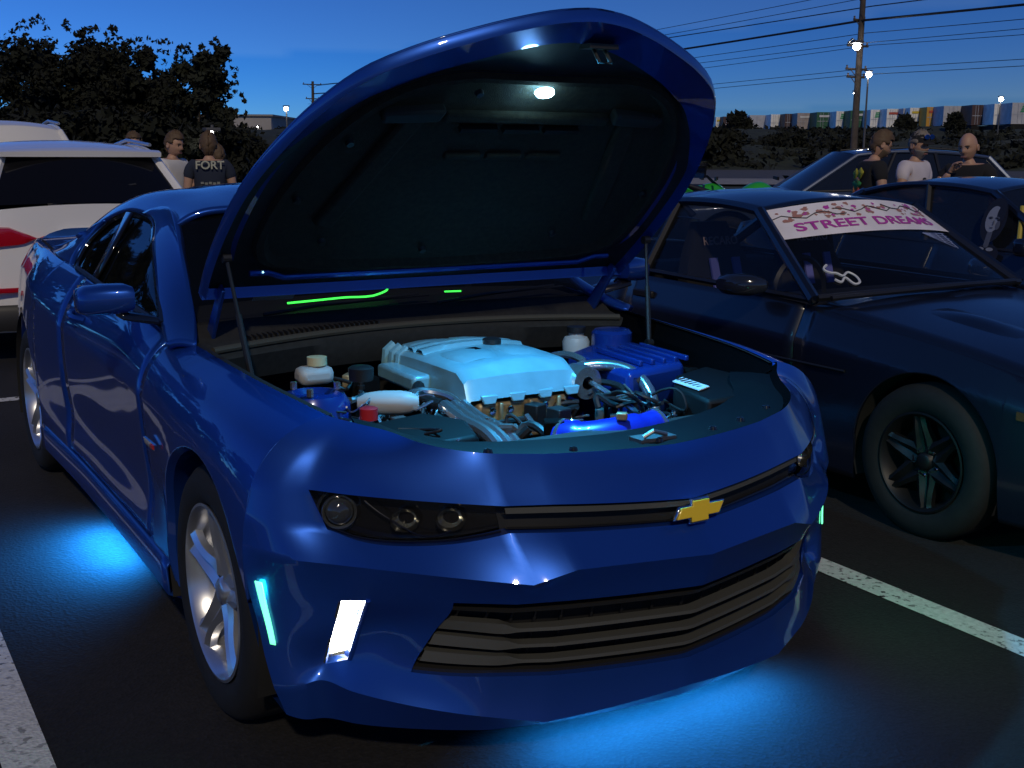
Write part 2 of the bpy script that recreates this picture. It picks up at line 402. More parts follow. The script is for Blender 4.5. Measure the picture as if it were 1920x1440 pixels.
# pressed ribs and vent of the liner
def hbox(mb, pts, h0, h1):         # prism on the hood underside (h negative = towards the engine)
    mb.prism([hw(x, s, h0) for x, s in pts], HNv*(h1-h0))
for sx in (-1, 1):
    rb = MB(); hbox(rb, [(sx*.30, .99), (sx*.37, .99), (sx*.50, .50), (sx*.44, .48)], .034, .004); rb.build('liner_rib', LINER, HOODO, bev=.012)
    rb = MB(); hbox(rb, [(sx*.27, 1.0), (sx*.45, .985), (sx*.44, .945), (sx*.28, .955)], .034, -.004); rb.build('liner_bracket', mat('bracket_grey', (.028, .027, .022), .8), HOODO, bev=.008)
rb = MB(); hbox(rb, [(-.26, .975), (.27, .975), (.27, .94), (-.26, .94)], .034, .008); rb.build('liner_crossbar', LINER, HOODO, bev=.008)
for k in range(3):
    x0 = -.19+k*.135
    rb = MB(); hbox(rb, [(x0, .80), (x0+.115, .80), (x0+.115, .775), (x0, .775)], .034, .018); rb.build('vent_lip', LINER, HOODO, bev=.006)
    rb = MB(); hbox(rb, [(x0, .915), (x0+.115, .915), (x0+.115, .90), (x0, .90)], .034, .012); rb.build('vent_slot', DARK, HOODO)
for (x, s) in ((-.20, 1.06), (-.50, .86), (-.58, .62), (.42, .98), (.60, .62), (-.10, .36), (-.45, .42), (.35, .42)):
    c = hw(x, s, .012); mb = MB(); mb.lathe([(-.012, .001), (-.012, .010), (0, .013)], 12, 'z')
    mb.xf(lambda p: c+np.array([p[0], 0, 0])+HDv*p[1]+HNv*p[2]); mb.build('liner_clip', BLACKP, HOODO)
# latch striker
st = MB(); st.tube([hw(.05, 1.25, .01), hw(.05, 1.25, -.05), hw(.085, 1.25, -.05), hw(.085, 1.25, .01)], .005); st.box(hw(.067, 1.255, 0), (.09, .05, .012), 0); st.build('hood_latch', mat('zinc', (.05, .05, .05), .5, .6), HOODO)
# rubber seal and painted strip at the hinge side of the panel
sk = MB(); sk.tube([hw(x, .262-.20*(x/.66)**2*0+(.03 if abs(x) > .55 else 0), -.004) for x in np.linspace(-.64, .64, 24)], .009); sk.build('hood_flange', BLUE, HOODO)
# hood lamp
lamp = MB(); lamp.lathe([(-.014, .0005), (-.013, .014), (-.008, .022), (0, .024)], 24, 'z')
cL = hw(-.018, 1.087, -.004)
lamp.xf(lambda p: cL+np.array([p[0]*1.25, 0, 0])+HDv*p[1]*.75+HNv*p[2])
lamp.build('hood_lamp', mat('hood_lamp_glow', (.2, .6, 1), .4, emit=(.35, .8, 1), es=9), HOODO)
# gas struts and hinges
for sx in (-1, 1):
    t = hw(sx*.735, .40, -.02); b = np.array([sx*.70, .22, .845])
    st = MB(); st.tube([b, b+(t-b)*.55], .009); st.tube([b+(t-b)*.5, t], .0055); st.lathe([(-.012, .001), (-.012, .014), (.012, .014), (.012, .001)], 10, 'x', t); st.lathe([(-.012, .001), (-.012, .014), (.012, .014), (.012, .001)], 10, 'x', b)
    st.build('hood_strut', BLACKP, CAR)
    hg = MB(); hg.prism([(sx*.70, .66, .86), (sx*.70, .60, .95), (sx*.70, .46, 1.10), (sx*.70, .43, 1.08), (sx*.70, .55, .93), (sx*.70, .60, .85)], (sx*.012, 0, 0)); hg.box((sx*.70, .60, .86), (.05, .14, .012)); hg.build('hood_hinge', BLUE, CAR, bev=.003)

# ------------------------------------------------------------------ roof, pillars, glass
RF = [[(.655, 1.115, 1.238), (.645, 1.38, 1.222), (.622, 1.7, 1.25), (.626, 2.0, 1.242), (.655, 2.25, 1.19), (.70, 2.48, 1.115)],
      [(.605, 1.10, 1.268), (.585, 1.4, 1.285), (.568, 1.7, 1.302), (.568, 2.0, 1.292), (.585, 2.27, 1.25), (.61, 2.52, 1.18)],
      [(.40, 1.06, 1.296), (.385, 1.4, 1.332), (.375, 1.7, 1.341), (.375, 2.0, 1.328), (.375, 2.3, 1.288), (.38, 2.57, 1.228)],
      [(0, 1.03, 1.306), (0, 1.4, 1.346), (0, 1.7, 1.354), (0, 2.0, 1.342), (0, 2.3, 1.302), (0, 2.60, 1.242)]]
g = loft(RF, 8, 8)*np.array([-1, 1, 1]); full = np.concatenate([g, g[::-1][1:]*np.array([-1, 1, 1])], 0)
MB().grid(full).build('roof', BLUE, CAR, ang=60, solid=.02)
PI_ = [[(.858, .52, .925), (.835, .655, .952), (.765, .97, 1.070), (.70, 1.25, 1.170), (.652, 1.42, 1.222), (.627, 1.68, 1.248)],
       [(.822, .49, .936), (.80, .625, .968), (.735, .92, 1.09), (.675, 1.17, 1.20), (.645, 1.30, 1.243), (.612, 1.60, 1.268)],
       [(.785, .46, .928), (.742, .605, .966), (.70, .84, 1.096), (.672, 1.02, 1.19), (.655, 1.115, 1.240), (.60, 1.45, 1.278)]]
CP = [[(.655, 2.235, 1.192), (.70, 2.315, 1.13), (.755, 2.33, 1.06), (.79, 2.26, 1.006)],
      [(.675, 2.36, 1.165), (.715, 2.46, 1.10), (.75, 2.56, 1.05), (.785, 2.60, 1.012)],
      [(.70, 2.48, 1.115), (.715, 2.68, 1.075), (.725, 2.88, 1.04), (.73, 3.10, 1.012)]]
WIN_T = [(.825, .690, .960), (.758, .985, 1.062), (.695, 1.26, 1.158), (.645, 1.44, 1.208), (.622, 1.70, 1.232), (.622, 1.98, 1.226), (.66, 2.20, 1.165), (.72, 2.265, 1.09), (.775, 2.21, 1.02), (.795, 2.12, 1.004)]
WIN_B = [(.828, .700, .957), (.830, .85, .961), (.829, 1.02, .968), (.828, 1.2, .976), (.826, 1.4, .984), (.822, 1.55, .99), (.816, 1.75, .997), (.81, 1.9, 1.0), (.805, 2.02, 1.002), (.80, 2.11, 1.003)]
TINT = mat('tinted_glass', (.012, .016, .018), .02, trans=.0, spec=.55)
for sx in (-1, 1):
    m_x = np.array([sx, 1, 1])
    MB().grid(loft(PI_, 5, 6)*m_x).build('a_pillar', BLUE, CAR, ang=60, solid=.02)
    MB().grid(loft(CP, 5, 6)*m_x).build('c_pillar', BLUE, CAR, ang=60, solid=.02)
    t, b = spl(WIN_T, 6), spl(WIN_B, 6)
    ins = np.array([-.012, 0, 0])
    MB().grid(np.stack([b+ins, b*.5+t*.5+ins*.2, t+ins], 0)*m_x).build('side_window', mat('side_glass', (.004, .005, .005), .03, spec=.13, alpha=.93), CAR, ang=60)
    tr = MB(); tr.tube([p*m_x for p in t], .011, 6); tr.build('window_trim', GLOSSB, CAR)
    tr = MB(); tr.tube([p*m_x+np.array([0, 0, .004]) for p in b], .010, 6); tr.build('belt_moulding', BLACKP, CAR)
    bp = MB(); q = [np.array([.818, 1.66, .995]), np.array([.810, 1.76, .998]), np.array([.635, 1.90, 1.235]), np.array([.635, 1.80, 1.238])]
    bp.add([p*m_x+np.array([-sx*.006, 0, 0]) for p in q], [(0, 1, 2, 3)]).build('b_pillar', GLOSSB, CAR, solid=.01)
    # door mirror
    mi = MB(); A = []
    for k, (x, sc) in enumerate([(.915, .75), (.935, .95), (.99, 1.0), (1.04, .95), (1.06, .75), (1.066, .4)]):
        ring_ = []
        for j in range(20):
            a = 2*math.pi*j/20; ca, sa = math.cos(a), math.sin(a)
            yy = .69+.065*sc*np.sign(ca)*abs(ca)**.6-.03*(1-sc); zz = 1.048+.046*sc*np.sign(sa)*abs(sa)**.6-.012*(x-.93)/.16
            yy += .06*(x-.93)/.14
            ring_.append((sx*x, yy, zz))
        A.append(ring_+ring_[:1])
    A = np.array(A); mi.grid(A); lid(mi, A[-1][:-1]); lid(mi, A[0][:-1])
    mo = mi.build('door_mirror', BLUE, CAR, ang=60)
    arm = MB(); arm.prism([(sx*.95, .66, 1.01), (sx*.95, .74, 1.01), (sx*.95, .75, .985), (sx*.95, .65, .985)], (-sx*.12, .03, -.03)); arm.build('mirror_arm', GLOSSB, mo, bev=.006)
    gl = MB(); gl.add([(sx*.935, .762, 1.01), (sx*1.045, .80, 1.005), (sx*1.045, .80, 1.08), (sx*.935, .762, 1.085)], [(0, 1, 2, 3)]); gl.build('mirror_glass', CHROME, mo)
    # door handle
    hd = MB(); hd.tube(spl([(sx*.888, 1.55, .865), (sx*.915, 1.58, .872), (sx*.918, 1.68, .878), (sx*.893, 1.73, .878)], 4), [.012]*13, 8); hd.build('door_handle', BLUE, CAR)
# windshield and rear window
WS_ = [[(.735, .615, .968), (.40, .635, .972), (0, .64, .975)], [(.695, .86, 1.10), (.39, .845, 1.125), (0, .835, 1.135)], [(.648, 1.115, 1.238), (.38, 1.07, 1.285), (0, 1.04, 1.30)]]
g = loft(WS_, 8, 8)*np.array([-1, 1, 1]); full = np.concatenate([g, g[:, ::-1][:, 1:]*np.array([-1, 1, 1])], 1)
MB().grid(full).build('windshield', mat('windshield_glass', (.01, .012, .014), .02, spec=.5, alpha=.35), CAR)
RW = [[(.70, 2.48, 1.118), (.38, 2.57, 1.22), (0, 2.60, 1.235)], [(.725, 2.86, 1.05), (.40, 2.95, 1.10), (0, 2.98, 1.11)], [(.735, 3.10, 1.02), (.40, 3.20, 1.03), (0, 3.22, 1.035)]]
g = loft(RW, 6, 6)*np.array([-1, 1, 1]); full = np.concatenate([g, g[:, ::-1][:, 1:]*np.array([-1, 1, 1])], 1)
MB().grid(full).build('rear_window', GLASSD, CAR)
# tail deck, spoiler and rear end
dk = [[(.73, 3.08, 1.012), (.705, 3.45, 1.018), (.67, 3.74, 1.015), (.60, 3.84, .98), (.55, 3.86, .6), (.55, 3.84, .25)],
      [(.40, 3.20, 1.03), (.40, 3.45, 1.03), (.40, 3.78, 1.025), (.38, 3.89, .99), (.38, 3.92, .6), (.38, 3.90, .25)], [(0, 3.22, 1.035), (0, 3.45, 1.035), (0, 3.80, 1.03), (0, 3.90, .99), (0, 3.94, .6), (0, 3.92, .25)]]
g = loft(dk, 6, 6)*np.array([-1, 1, 1]); full = np.concatenate([g, g[::-1][1:]*np.array([-1, 1, 1])], 0)
MB().grid(full).build('trunk_lid', BLUE, CAR, ang=40)
A = []
for z in np.linspace(.22, .98, 12): A.append([(.70 if z < .9 else .64, 3.85, z), (.62, 3.875, z), (.55, 3.87, z)])
for sx in (-1, 1): MB().grid(np.array(A)*np.array([sx, 1, 1])).build('rear_bumper_corner', BLUE, CAR)
spo = MB(); A = []
for x in np.linspace(-.665, .665, 33):
    e = abs(x)/.665; zt = 1.005+.045*min(1, (1-e)*5)**.6; y0 = 3.55-.10*e*0; y1 = 3.84-.09*e**3
    A.append([(x, y0, 1.022-.01*e), (x, y0+.06, 1.035-.02*e), (x, y1, zt+.012), (x, y1+.012, zt), (x, y1-.03, zt-.03), (x, y1-.06, 1.02)])
spo.grid(np.array(A)); spo.build('rear_spoiler', GLOSSB, CAR, ang=40)
# floor pan so light does not leak through
fl = MB(); fl.box((0, 1.65, .22), (1.0, 4.1, .02)); fl.build('floor_pan', DARK, CAR)
fw = MB(); fw.box((0, .72, .6), (1.62, .02, .72)); fw.build('firewall', DARK, CAR)

# ------------------------------------------------------------------ wheels
def wheel(c, sx, steer=0., tr=.345, rr=.2425, wd=.235, spokes=5, rimm=ALLOY, parent=CAR, twin=True, discm=None):
    root = empty('wheel', c); root.parent = parent; root.rotation_euler = (0, 0, steer)
    h = wd/2; s = sx
    prof = [(-h+.02, rr-.012), (-h, rr+.012), (-h-.004, rr+.05), (-h+.004, tr-.028), (-h+.022, tr-.008), (-h+.05, tr), (h-.05, tr), (h-.022, tr-.008), (h-.004, tr-.028), (h+.004, rr+.05), (h, rr+.012), (h-.02, rr-.012)]
    MB().lathe([(s*a, b) for a, b in prof], 64).build('tyre', RUBBER, root, ang=40)
    tg = MB()
    for off in (-.07, -.025, .025, .07): tg.lathe([(off-.005, tr+.0004), (off-.005, tr-.006), (off+.005, tr-.006), (off+.005, tr+.0004)], 64)
    ro = MB().lathe([(s*a, b) for a, b in [(h-.018, rr-.012), (h-.004, rr-.004), (h-.002, rr-.012), (h-.012, rr-.022), (h-.06, rr-.035), (-h+.03, rr-.05), (-h+.02, rr-.012)]], 64).build('rim', rimm, root, ang=40)
    bd = MB().lathe([(s*(h-.11), .001), (s*(h-.11), .165), (s*(h-.135), .165)], 40).build('brake_disc', discm or mat('brake_steel', (.20, .20, .20), .35, .9), root)
    ho = s*(h-.03)
    for k in range(spokes):
        a0 = 2*math.pi*k/spokes+.35
        A = []
        for (r, w, d, dep) in [(.035, .050, .0, .05), (.075, .045, .002, .045), (.13, .034, .012, .035), (.185, .036, .018, .03), (rr-.022, .052, .020, .03)]:
            row = []
            for (t, e) in [(-1, -dep), (-1, -.010), (-.55, 0), (0, -.016), (.55, 0), (1, -.010), (1, -dep)]:
                ca, sa = math.cos(a0), math.sin(a0); u = t*w
                row.append((ho+s*(d+e), r*ca-u*sa, r*sa+u*ca))
            A.append(row)
        A = np.array(A); mb = MB(); mb.grid(spl_rows(A)); mb.build('spoke', rimm, ro, ang=40)
    cap = MB().lathe([(ho+s*.006, .001), (ho+s*.006, .026), (ho, .034), (ho-s*.05, .055)], 24).build('hub_cap', rimm, root, ang=40)
    for k in range(5):
        a = 2*math.pi*k/5+.35+.63; mb = MB(); mb.lathe([(ho-s*.03, .010), (ho-s*.012, .010), (ho-s*.008, .006), (ho-s*.008, .0005)], 8, 'x', (0, .055*math.cos(a), .055*math.sin(a))); mb.build('lug_nut', CHROME, root)
    return root
def spl_rows(A):
    return np.stack([spl(A[:, j], 4) for j in range(A.shape[1])], 1)
for sx in (-1, 1):
    for yc in (0, 2.811):
        wheel((sx*.795, yc, .338), sx)
# ------------------------------------------------------------------ engine bay
BAYB = mat('bay_black', (.003, .003, .0035), .85, noise=.4, nscale=20, spec=.1)
CYN = mat('engine_cover_cyan_lit', (.19, .42, .50), .34, .15, noise=.12, nscale=12)  # silver plastic with the hood lamp's cyan light put into its colour
TAN = mat('cast_alloy_tan', (.42, .34, .20), .5, .55, noise=.35, nscale=30)
BPL = mat('blue_plastic', (.006, .028, .19), .25, .1, .5)
HOSE = mat('blue_silicone', (.006, .02, .36), .35, 0, .3)
WHT = mat('white_plastic', (.42, .43, .42), .5)
SIL = mat('pipe_silver', (.60, .62, .65), .2, .9)
def part(mb, name, m, bev=0, parent=CAR, **k): return mb.build(name, m, parent, bev=bev, **k)
# bay tub: walls hanging from the bay edge and a floor
edge = [FULL[0][j] for j in range(0, NCOL, 2)]
rail = [np.array([Sz(y)[-1, 0], y, Sz(y)[-1, 2]]) for y in np.linspace(-.36, .60, 14)]
loopb = [p*np.array([-1, 1, 1]) for p in rail[::-1]]+list(edge)+rail
WALLM = mat('bay_wall_matte', (.0025, .0025, .003), 1.0, spec=0.)
A = np.array([loopb, [p+np.array([-np.sign(p[0])*.012 if abs(p[0]) > .3 else 0, .008, -.014]) for p in loopb], [np.array([p[0]*.93, p[1]+(.05 if p[1] < -.4 else 0), p[2]-.05]) for p in loopb], [np.array([p[0]*.86, p[1]+(.10 if p[1] < -.4 else 0), .50]) for p in loopb]])
part(MB().grid(A), 'engine_bay_wall', WALLM, ang=40)
part(MB().box((0, .12, .49), (1.3, 1.0, .02)), 'engine_bay_floor', DARK)
# black sight cover over the radiator, with push clips
e2 = FULL[0][2*NC:NCOL-2*NC:2]
A = np.array([e2+np.array([0, .012, -.016]), e2*np.array([.97, 1, 1])+np.array([0, .04, -.014]), e2*np.array([.95, .88, 1])+np.array([0, .03, -.016]), e2*np.array([.92, .74, 1])+np.array([0, .03, -.022]), e2*np.array([.90, .70, 1])+np.array([0, .03, -.08])])
part(MB().grid(A), 'radiator_cover', mat('cover_black', (.003, .0035, .005), .6, 0, 0, bump=.05, bscale=300, spec=.15), ang=40)
for x in (-.42, -.22, .02, .21, .33, .47):
    yy = -.70+.42*x*x*1.1; part(MB().lathe([(.012, .0005), (.010, .009), (0, .013)], 12, 'z', (x, yy, .785+.06*x*x)), 'push_clip', GLOSSB)
lt = MB(); lt.box((.02, -.675, .790), (.11, .05, .012)); lt.tube([(-.02, -.69, .80), (.0, -.70, .815), (.05, -.69, .80)], .006); part(lt, 'hood_catch', mat('zinc2', (.3, .3, .3), .4, .9))
# cowl panel with ribs and a seal, wiper arms
cw = MB(); rows = []
for x in np.linspace(-.76, .76, 40):
    e = (x/.76)**2
    rows.append([(x, .66-.02*e, .972-.012*e), (x, .635-.06*e, .955-.015*e), (x, .615-.08*e, .935-.02*e), (x, .575-.12*e, .915-.015*e), (x, .56-.14*e, .885-.01*e), (x, .60-.14*e, .80)])
COWL = part(cw.grid(np.array(rows)), 'cowl_panel', mat('cowl_grey', (.013, .013, .012), .85, noise=.3, nscale=50), ang=60)
sl2 = MB(); sl2.tube([(x, .572-.13*(x/.76)**2, .918-.015*(x/.76)**2) for x in np.linspace(-.74, .74, 40)], .011, 8); part(sl2, 'cowl_seal', mat('seal_rubber', (.05, .046, .034), .75))
for k in range(26):
    x = -.60+k*.018; e = (x/.76)**2
    part(MB().box((x, .60-.09*e, .932-.018*e), (.004, .055, .010)), 'cowl_louvre', BLACKP, parent=COWL)
for (x0, x1) in ((-.52, .06), (.10, .62)):
    wp = MB(); wp.tube([(x0, .63, .975), (x0+.2, .655, .99), (x1, .70, 1.00)], .006, 6); wp.tube([(x0+.12, .66, .985), (x1+.04, .70, .995)], .004, 6); part(wp, 'wiper_arm', BLACKP)
# engine cover
EC = [[(-.145, .53, .845), (.03, .545, .865), (.21, .53, .85)], [(-.15, .40, .862), (.03, .40, .880), (.215, .40, .866)], [(-.15, .16, .868), (.03, .14, .886), (.215, .15, .872)], [(-.148, .02, .866), (.03, .0, .880), (.212, .02, .868)],
      [(-.152, -.035, .842), (.03, -.055, .852), (.205, -.04, .842)], [(-.154, -.062, .785), (.03, -.08, .79), (.20, -.065, .785)]]
g = loft(EC, 5, 8, crr=(3, 4))
ecb = MB().grid(g)
for j in (0, -1):
    sx = -1 if j == 0 else 1
    ecb.grid(np.array([g[:, j], g[:, j]+np.array([sx*.012, 0, -.012]), g[:, j]*np.array([1, 1, 0])+np.array([sx*.018, 0, 0])+np.stack([np.zeros(len(g)), np.zeros(len(g)), np.maximum(g[:, j, 2]-.085, .775)], -1)]))
EO = part(ecb, 'engine_cover', CYN, ang=38)
for (x0, x1, y0, y1, z) in ((-.145, .215, .27, .30, .888), (-.145, .215, .335, .36, .886)):
    part(MB().grid(np.array([[(x, y0-.012, z-.018), (x, y0, z-.006+.016*(1-((x-.035)/.18)**2)), (x, y1, z-.006+.016*(1-((x-.035)/.18)**2)), (x, y1+.012, z-.018)] for x in np.linspace(x0, x1, 12)])), 'cover_rib', CYN, parent=EO, ang=60)
for y in (.40, .45, .50): part(MB().tube([(-.16, y, .80), (-.156, y, .85), (-.13, y, .868)], .016, 8), 'cover_flute', CYN, parent=EO)
for (x0, x1, y0, y1) in ((-.12, .02, .06, .23), (.05, .19, .06, .23), (-.12, .02, .385, .50), (.05, .19, .385, .50)):     # raised pads
    zf = lambda x, y: float(np.interp(y, [0, .15, .40, .53], [.868, .872, .866, .850]))+.0145*(1-((x-.033)/.18)**2)
    gr = np.array([[(x, y, zf(x, y)+h) for x, h in ((x0, -.004), (x0+.012, .008), ((x0+x1)/2, .010), (x1-.012, .008), (x1, -.004))] for y in np.linspace(y0, y1, 6)])
    gr[0, :, 2] -= .010; gr[-1, :, 2] -= .010
    part(MB().grid(gr), 'cover_pad', CYN, parent=EO, ang=60)
for k in range(4):
    x = -.13+k*.095; part(MB().prism([(x, -.066, .80), (x+.055, -.070, .80), (x+.045, -.074, .775), (x+.008, -.072, .775)], (0, -.010, 0)), 'cover_tab', CYN, .003, EO)
part(MB().lathe([(.0, .030), (.016, .030), (.020, .022), (.020, .001)], 20, 'z', (.10, .26, .885)), 'oil_cap', BLACKP, parent=EO)
em = MB(); em.prism([(-.04, .19, .8885), (.0, .19, .8905), (.0, .15, .8905), (-.04, .15, .8885)], (0, 0, .004)); part(em, 'cover_badge', GLOSSB, parent=EO)
# left lower ledge of the cover and the cast block under its front
part(MB().box((-.19, .30, .80), (.07, .26, .05)), 'coil_cover', CYN, .012)
bl = MB(); bl.box((.025, .02, .745), (.31, .16, .06)); part(bl, 'intake_manifold', TAN, .012)
part(MB().box((.04, -.03, .69), (.28, .12, .05)), 'cylinder_head', TAN, .01)
for k in range(5): part(MB().lathe([(-.075, .011), (-.068, .011), (-.066, .007), (-.066, .0005)], 10, 'y', (-.09+k*.06, 0, .752)), 'manifold_bolt', CHROME)
for k in range(3): part(MB().box((-.06+k*.10, -.066, .745), (.012, .02, .058)), 'manifold_web', TAN, .004)
part(MB().tube([(-.15, -.09, .715), (-.05, -.10, .722), (.10, -.10, .727), (.20, -.08, .735)], .010), 'wiring_loom', BLACKP)
# blue intake hose, clamps, throttle body and bright pipes
hp_ = spl([(-.00, -.30, .70), (.03, -.35, .705), (.10, -.39, .715), (.20, -.40, .725), (.26, -.40, .735)], 6)
part(MB().tube(hp_, [.062]*6+[.058]*12+[.05]*7, 20), 'intake_hose', HOSE)
for i in (1, 23): part(MB().tube([hp_[i]-(hp_[min(i+1, 24)]-hp_[i])*.5, hp_[i]+(hp_[min(i+1, 24)]-hp_[i])*.5], .066 if i < 5 else .055, 20), 'hose_clamp', SIL)
part(MB().lathe([(-.05, .02), (-.05, .05), (.0, .055), (.03, .05), (.035, .001)], 24, 'y', (.245, -.02, .80)), 'throttle_body', SIL)
part(MB().tube(spl([(.27, .02, .83), (.33, -.02, .84), (.38, -.10, .83), (.385, -.20, .77), (.37, -.24, .70)], 5), .019, 12), 'bright_pipe', SIL)
part(MB().tube(spl([(.26, -.06, .80), (.28, -.16, .77), (.33, -.24, .72)], 5), .009, 8), 'vacuum_pipe', SIL)
part(MB().tube(spl([(.24, .16, .84), (.27, .10, .86), (.29, .02, .85)], 4), .012, 8), 'breather_pipe', SIL)
# air box (blue), fuse box with label, coolant tank
ab = MB(); ab.prism([(.33, -.16, .84), (.56, -.14, .845), (.66, .02, .85), (.66, .26, .85), (.50, .30, .845), (.36, .22, .84)], (0, 0, -.22)); AB = part(ab, 'air_box', BPL, .02, seg=3)
for k in range(5): part(MB().box((.43+k*.045, .03, .852), (.014, .28, .018), -.1), 'air_box_rib', BPL, .004, AB)
part(MB().lathe([(0, .07), (.05, .07), (.06, .06), (.06, .001)], 28, 'z', (.60, .30, .83)), 'strut_tower_cap', BPL)
fb_ = MB(); fb_.prism([(.40, -.44, .80), (.56, -.46, .805), (.68, -.30, .82), (.66, -.12, .825), (.50, -.17, .82), (.42, -.26, .81)], (0, 0, -.13)); FB = part(fb_, 'fuse_box', mat('box_black', (.005, .005, .006), .6, spec=.2), .012)
lab = MB(); lab.prism([(.425, -.25, .818), (.475, -.232, .822), (.485, -.345, .813), (.435, -.36, .81)], (0, 0, .003)); LB = part(lab, 'warning_label', mat('label_white', (.7, .7, .7), .6), parent=FB)
for k in range(6): part(MB().box((.455+.002*k, -.25-.016*k, .825-.0018*k), (.035, .006, .001), .15), 'label_line', mat('label_ink', (.02, .02, .03), .6), parent=FB)
part(MB().lathe([(0, .045), (.05, .048), (.065, .04), (.07, .026), (.085, .026), (.085, .001)], 20, 'z', (.52, .40, .79)), 'coolant_tank', WHT)
part(MB().lathe([(0, .033), (.02, .033), (.022, .001)], 16, 'z', (.52, .40, .872)), 'coolant_cap', BLACKP)
# right-hand side of the car (left in the picture)
part(MB().lathe([(0, .105), (.10, .10), (.125, .085), (.13, .06), (.115, .045), (.115, .001)], 32, 'z', (-.57, .09, .70)), 'strut_tower', BPL)
for k in range(3):
    a = 2.1*k; part(MB().lathe([(0, .010), (.02, .010), (.022, .001)], 8, 'z', (-.57+.07*math.cos(a), .09+.07*math.sin(a), .83)), 'strut_nut', SIL)
rs = MB(); rs.box((-.47, .34, .825), (.11, .075, .055)); part(rs, 'brake_fluid_reservoir', WHT, .02)
part(MB().lathe([(0, .03), (.025, .03), (.028, .001)], 16, 'z', (-.46, .34, .855)), 'reservoir_cap', mat('cap_yellow', (.55, .50, .30), .5))
tk = MB(); A = []
for t, r in zip(np.linspace(0, 1, 8), (.015, .028, .032, .034, .034, .034, .030, .018)): A.append((np.array([-.47, .02, .80])*(1-t)+np.array([-.32, -.06, .80])*t, r))
part(tk.tube([a[0] for a in A], [a[1] for a in A], 18), 'washer_tank', WHT)
part(MB().lathe([(0, .034), (.035, .036), (.04, .028), (.04, .001)], 16, 'z', (-.44, .06, .855)), 'washer_cap', BLACKP)
part(MB().lathe([(0, .024), (.03, .024), (.034, .015), (.034, .001)], 14, 'z', (-.525, -.18, .80)), 'red_battery_cap', mat('red_plastic', (.45, .02, .03), .4))
bb = MB(); bb.prism([(-.56, -.22, .80), (-.38, -.20, .81), (-.30, -.30, .80), (-.34, -.44, .79), (-.48, -.44, .785), (-.56, -.34, .79)], (0, 0, -.16)); part(bb, 'battery_cover', mat('box_black', ()), .014)
for k in range(3): part(MB().tube(spl([(-.26+.03*k, -.10, .79), (-.27+.03*k, -.22, .775), (-.25+.03*k, -.34, .75), (-.24+.03*k, -.42, .68)], 5), .020-.003*k, 10), 'coolant_pipe', SIL)
part(MB().tube(spl([(-.34, .0, .79), (-.24, .06, .80), (-.19, .02, .79), (-.19, -.08, .76)], 5), .014, 10), 'heater_hose', SIL)
part(MB().tube(spl([(-.22, .14, .80), (-.26, .05, .79), (-.24, -.04, .78)], 5), .018, 10), 'fuel_line', BLACKP)
r3 = random.Random(3)
for k in range(75):        # wiring, brackets and hoses in the dark gaps
    x = r3.uniform(-.6, .6); y = r3.uniform(-.45, .5)
    if -.2 < x < .25 and y > -.05: continue
    P = [(x, y, .70+r3.uniform(-.04, .05))]
    for q in range(3): P.append((P[-1][0]+r3.uniform(-.10, .10), P[-1][1]+r3.uniform(-.10, .10), .70+r3.uniform(-.04, .05)))
    part(MB().tube(spl(P, 4), r3.choice((.004, .006, .009, .013)), 8), 'engine_hose', r3.choice((BLACKP, BLACKP, SIL, mat('loom_grey', (.06, .06, .06), .6))))
for k in range(60):        # visible plumbing on both flanks of the engine
    x = r3.choice((r3.uniform(-.56, -.2), r3.uniform(.2, .42))); y = r3.uniform(-.42, .42); z = r3.uniform(.74, .80)
    P = [(x, y, z)]
    for q in range(3): P.append((P[-1][0]+r3.uniform(-.06, .06), P[-1][1]+r3.uniform(-.09, .09), z+r3.uniform(-.03, .02)))
    part(MB().tube(spl(P, 4), r3.choice((.003, .004, .006, .010)), 7), 'engine_hose', r3.choice((BLACKP, BLACKP, BLACKP, SIL, mat('loom_grey', ()))))
for k in range(46):        # connectors, brackets and bolts
    x = r3.uniform(-.62, .62); y = r3.uniform(-.48, .5); z = r3.uniform(.68, .79)
    if -.18 < x < .23 and y > -.06: continue
    if r3.random() < .5: part(MB().box((x, y, z), (r3.uniform(.02, .06), r3.uniform(.02, .06), r3.uniform(.02, .05)), r3.uniform(0, 3)), 'connector', r3.choice((BLACKP, BAYB, mat('loom_grey', ()), TAN)), .004)
    else: part(MB().lathe([(0, .012), (.012, .012), (.014, .008), (.022, .008), (.024, .001)], 8, 'z', (x, y, z)), 'bay_bolt', r3.choice((SIL, BLACKP, CHROME)))
for (x, y, dx, dy, z) in ((-.36, .22, .12, .10, .76), (.30, .30, .10, .14, .78), (.28, .16, .06, .06, .80), (-.30, .38, .10, .08, .80), (.05, -.18, .30, .10, .66), (.62, -.02, .05, .2, .82)):
    part(MB().box((x, y, z-.05), (dx, dy, .10)), 'engine_accessory', BAYB, .012)
part(MB().box((.0, -.42, .60), (1.1, .06, .30)), 'radiator', mat('radiator_fin', (.03, .03, .03), .6))
part(MB().box((0, .2, .58), (.55, .75, .15)), 'engine_block', DARK)

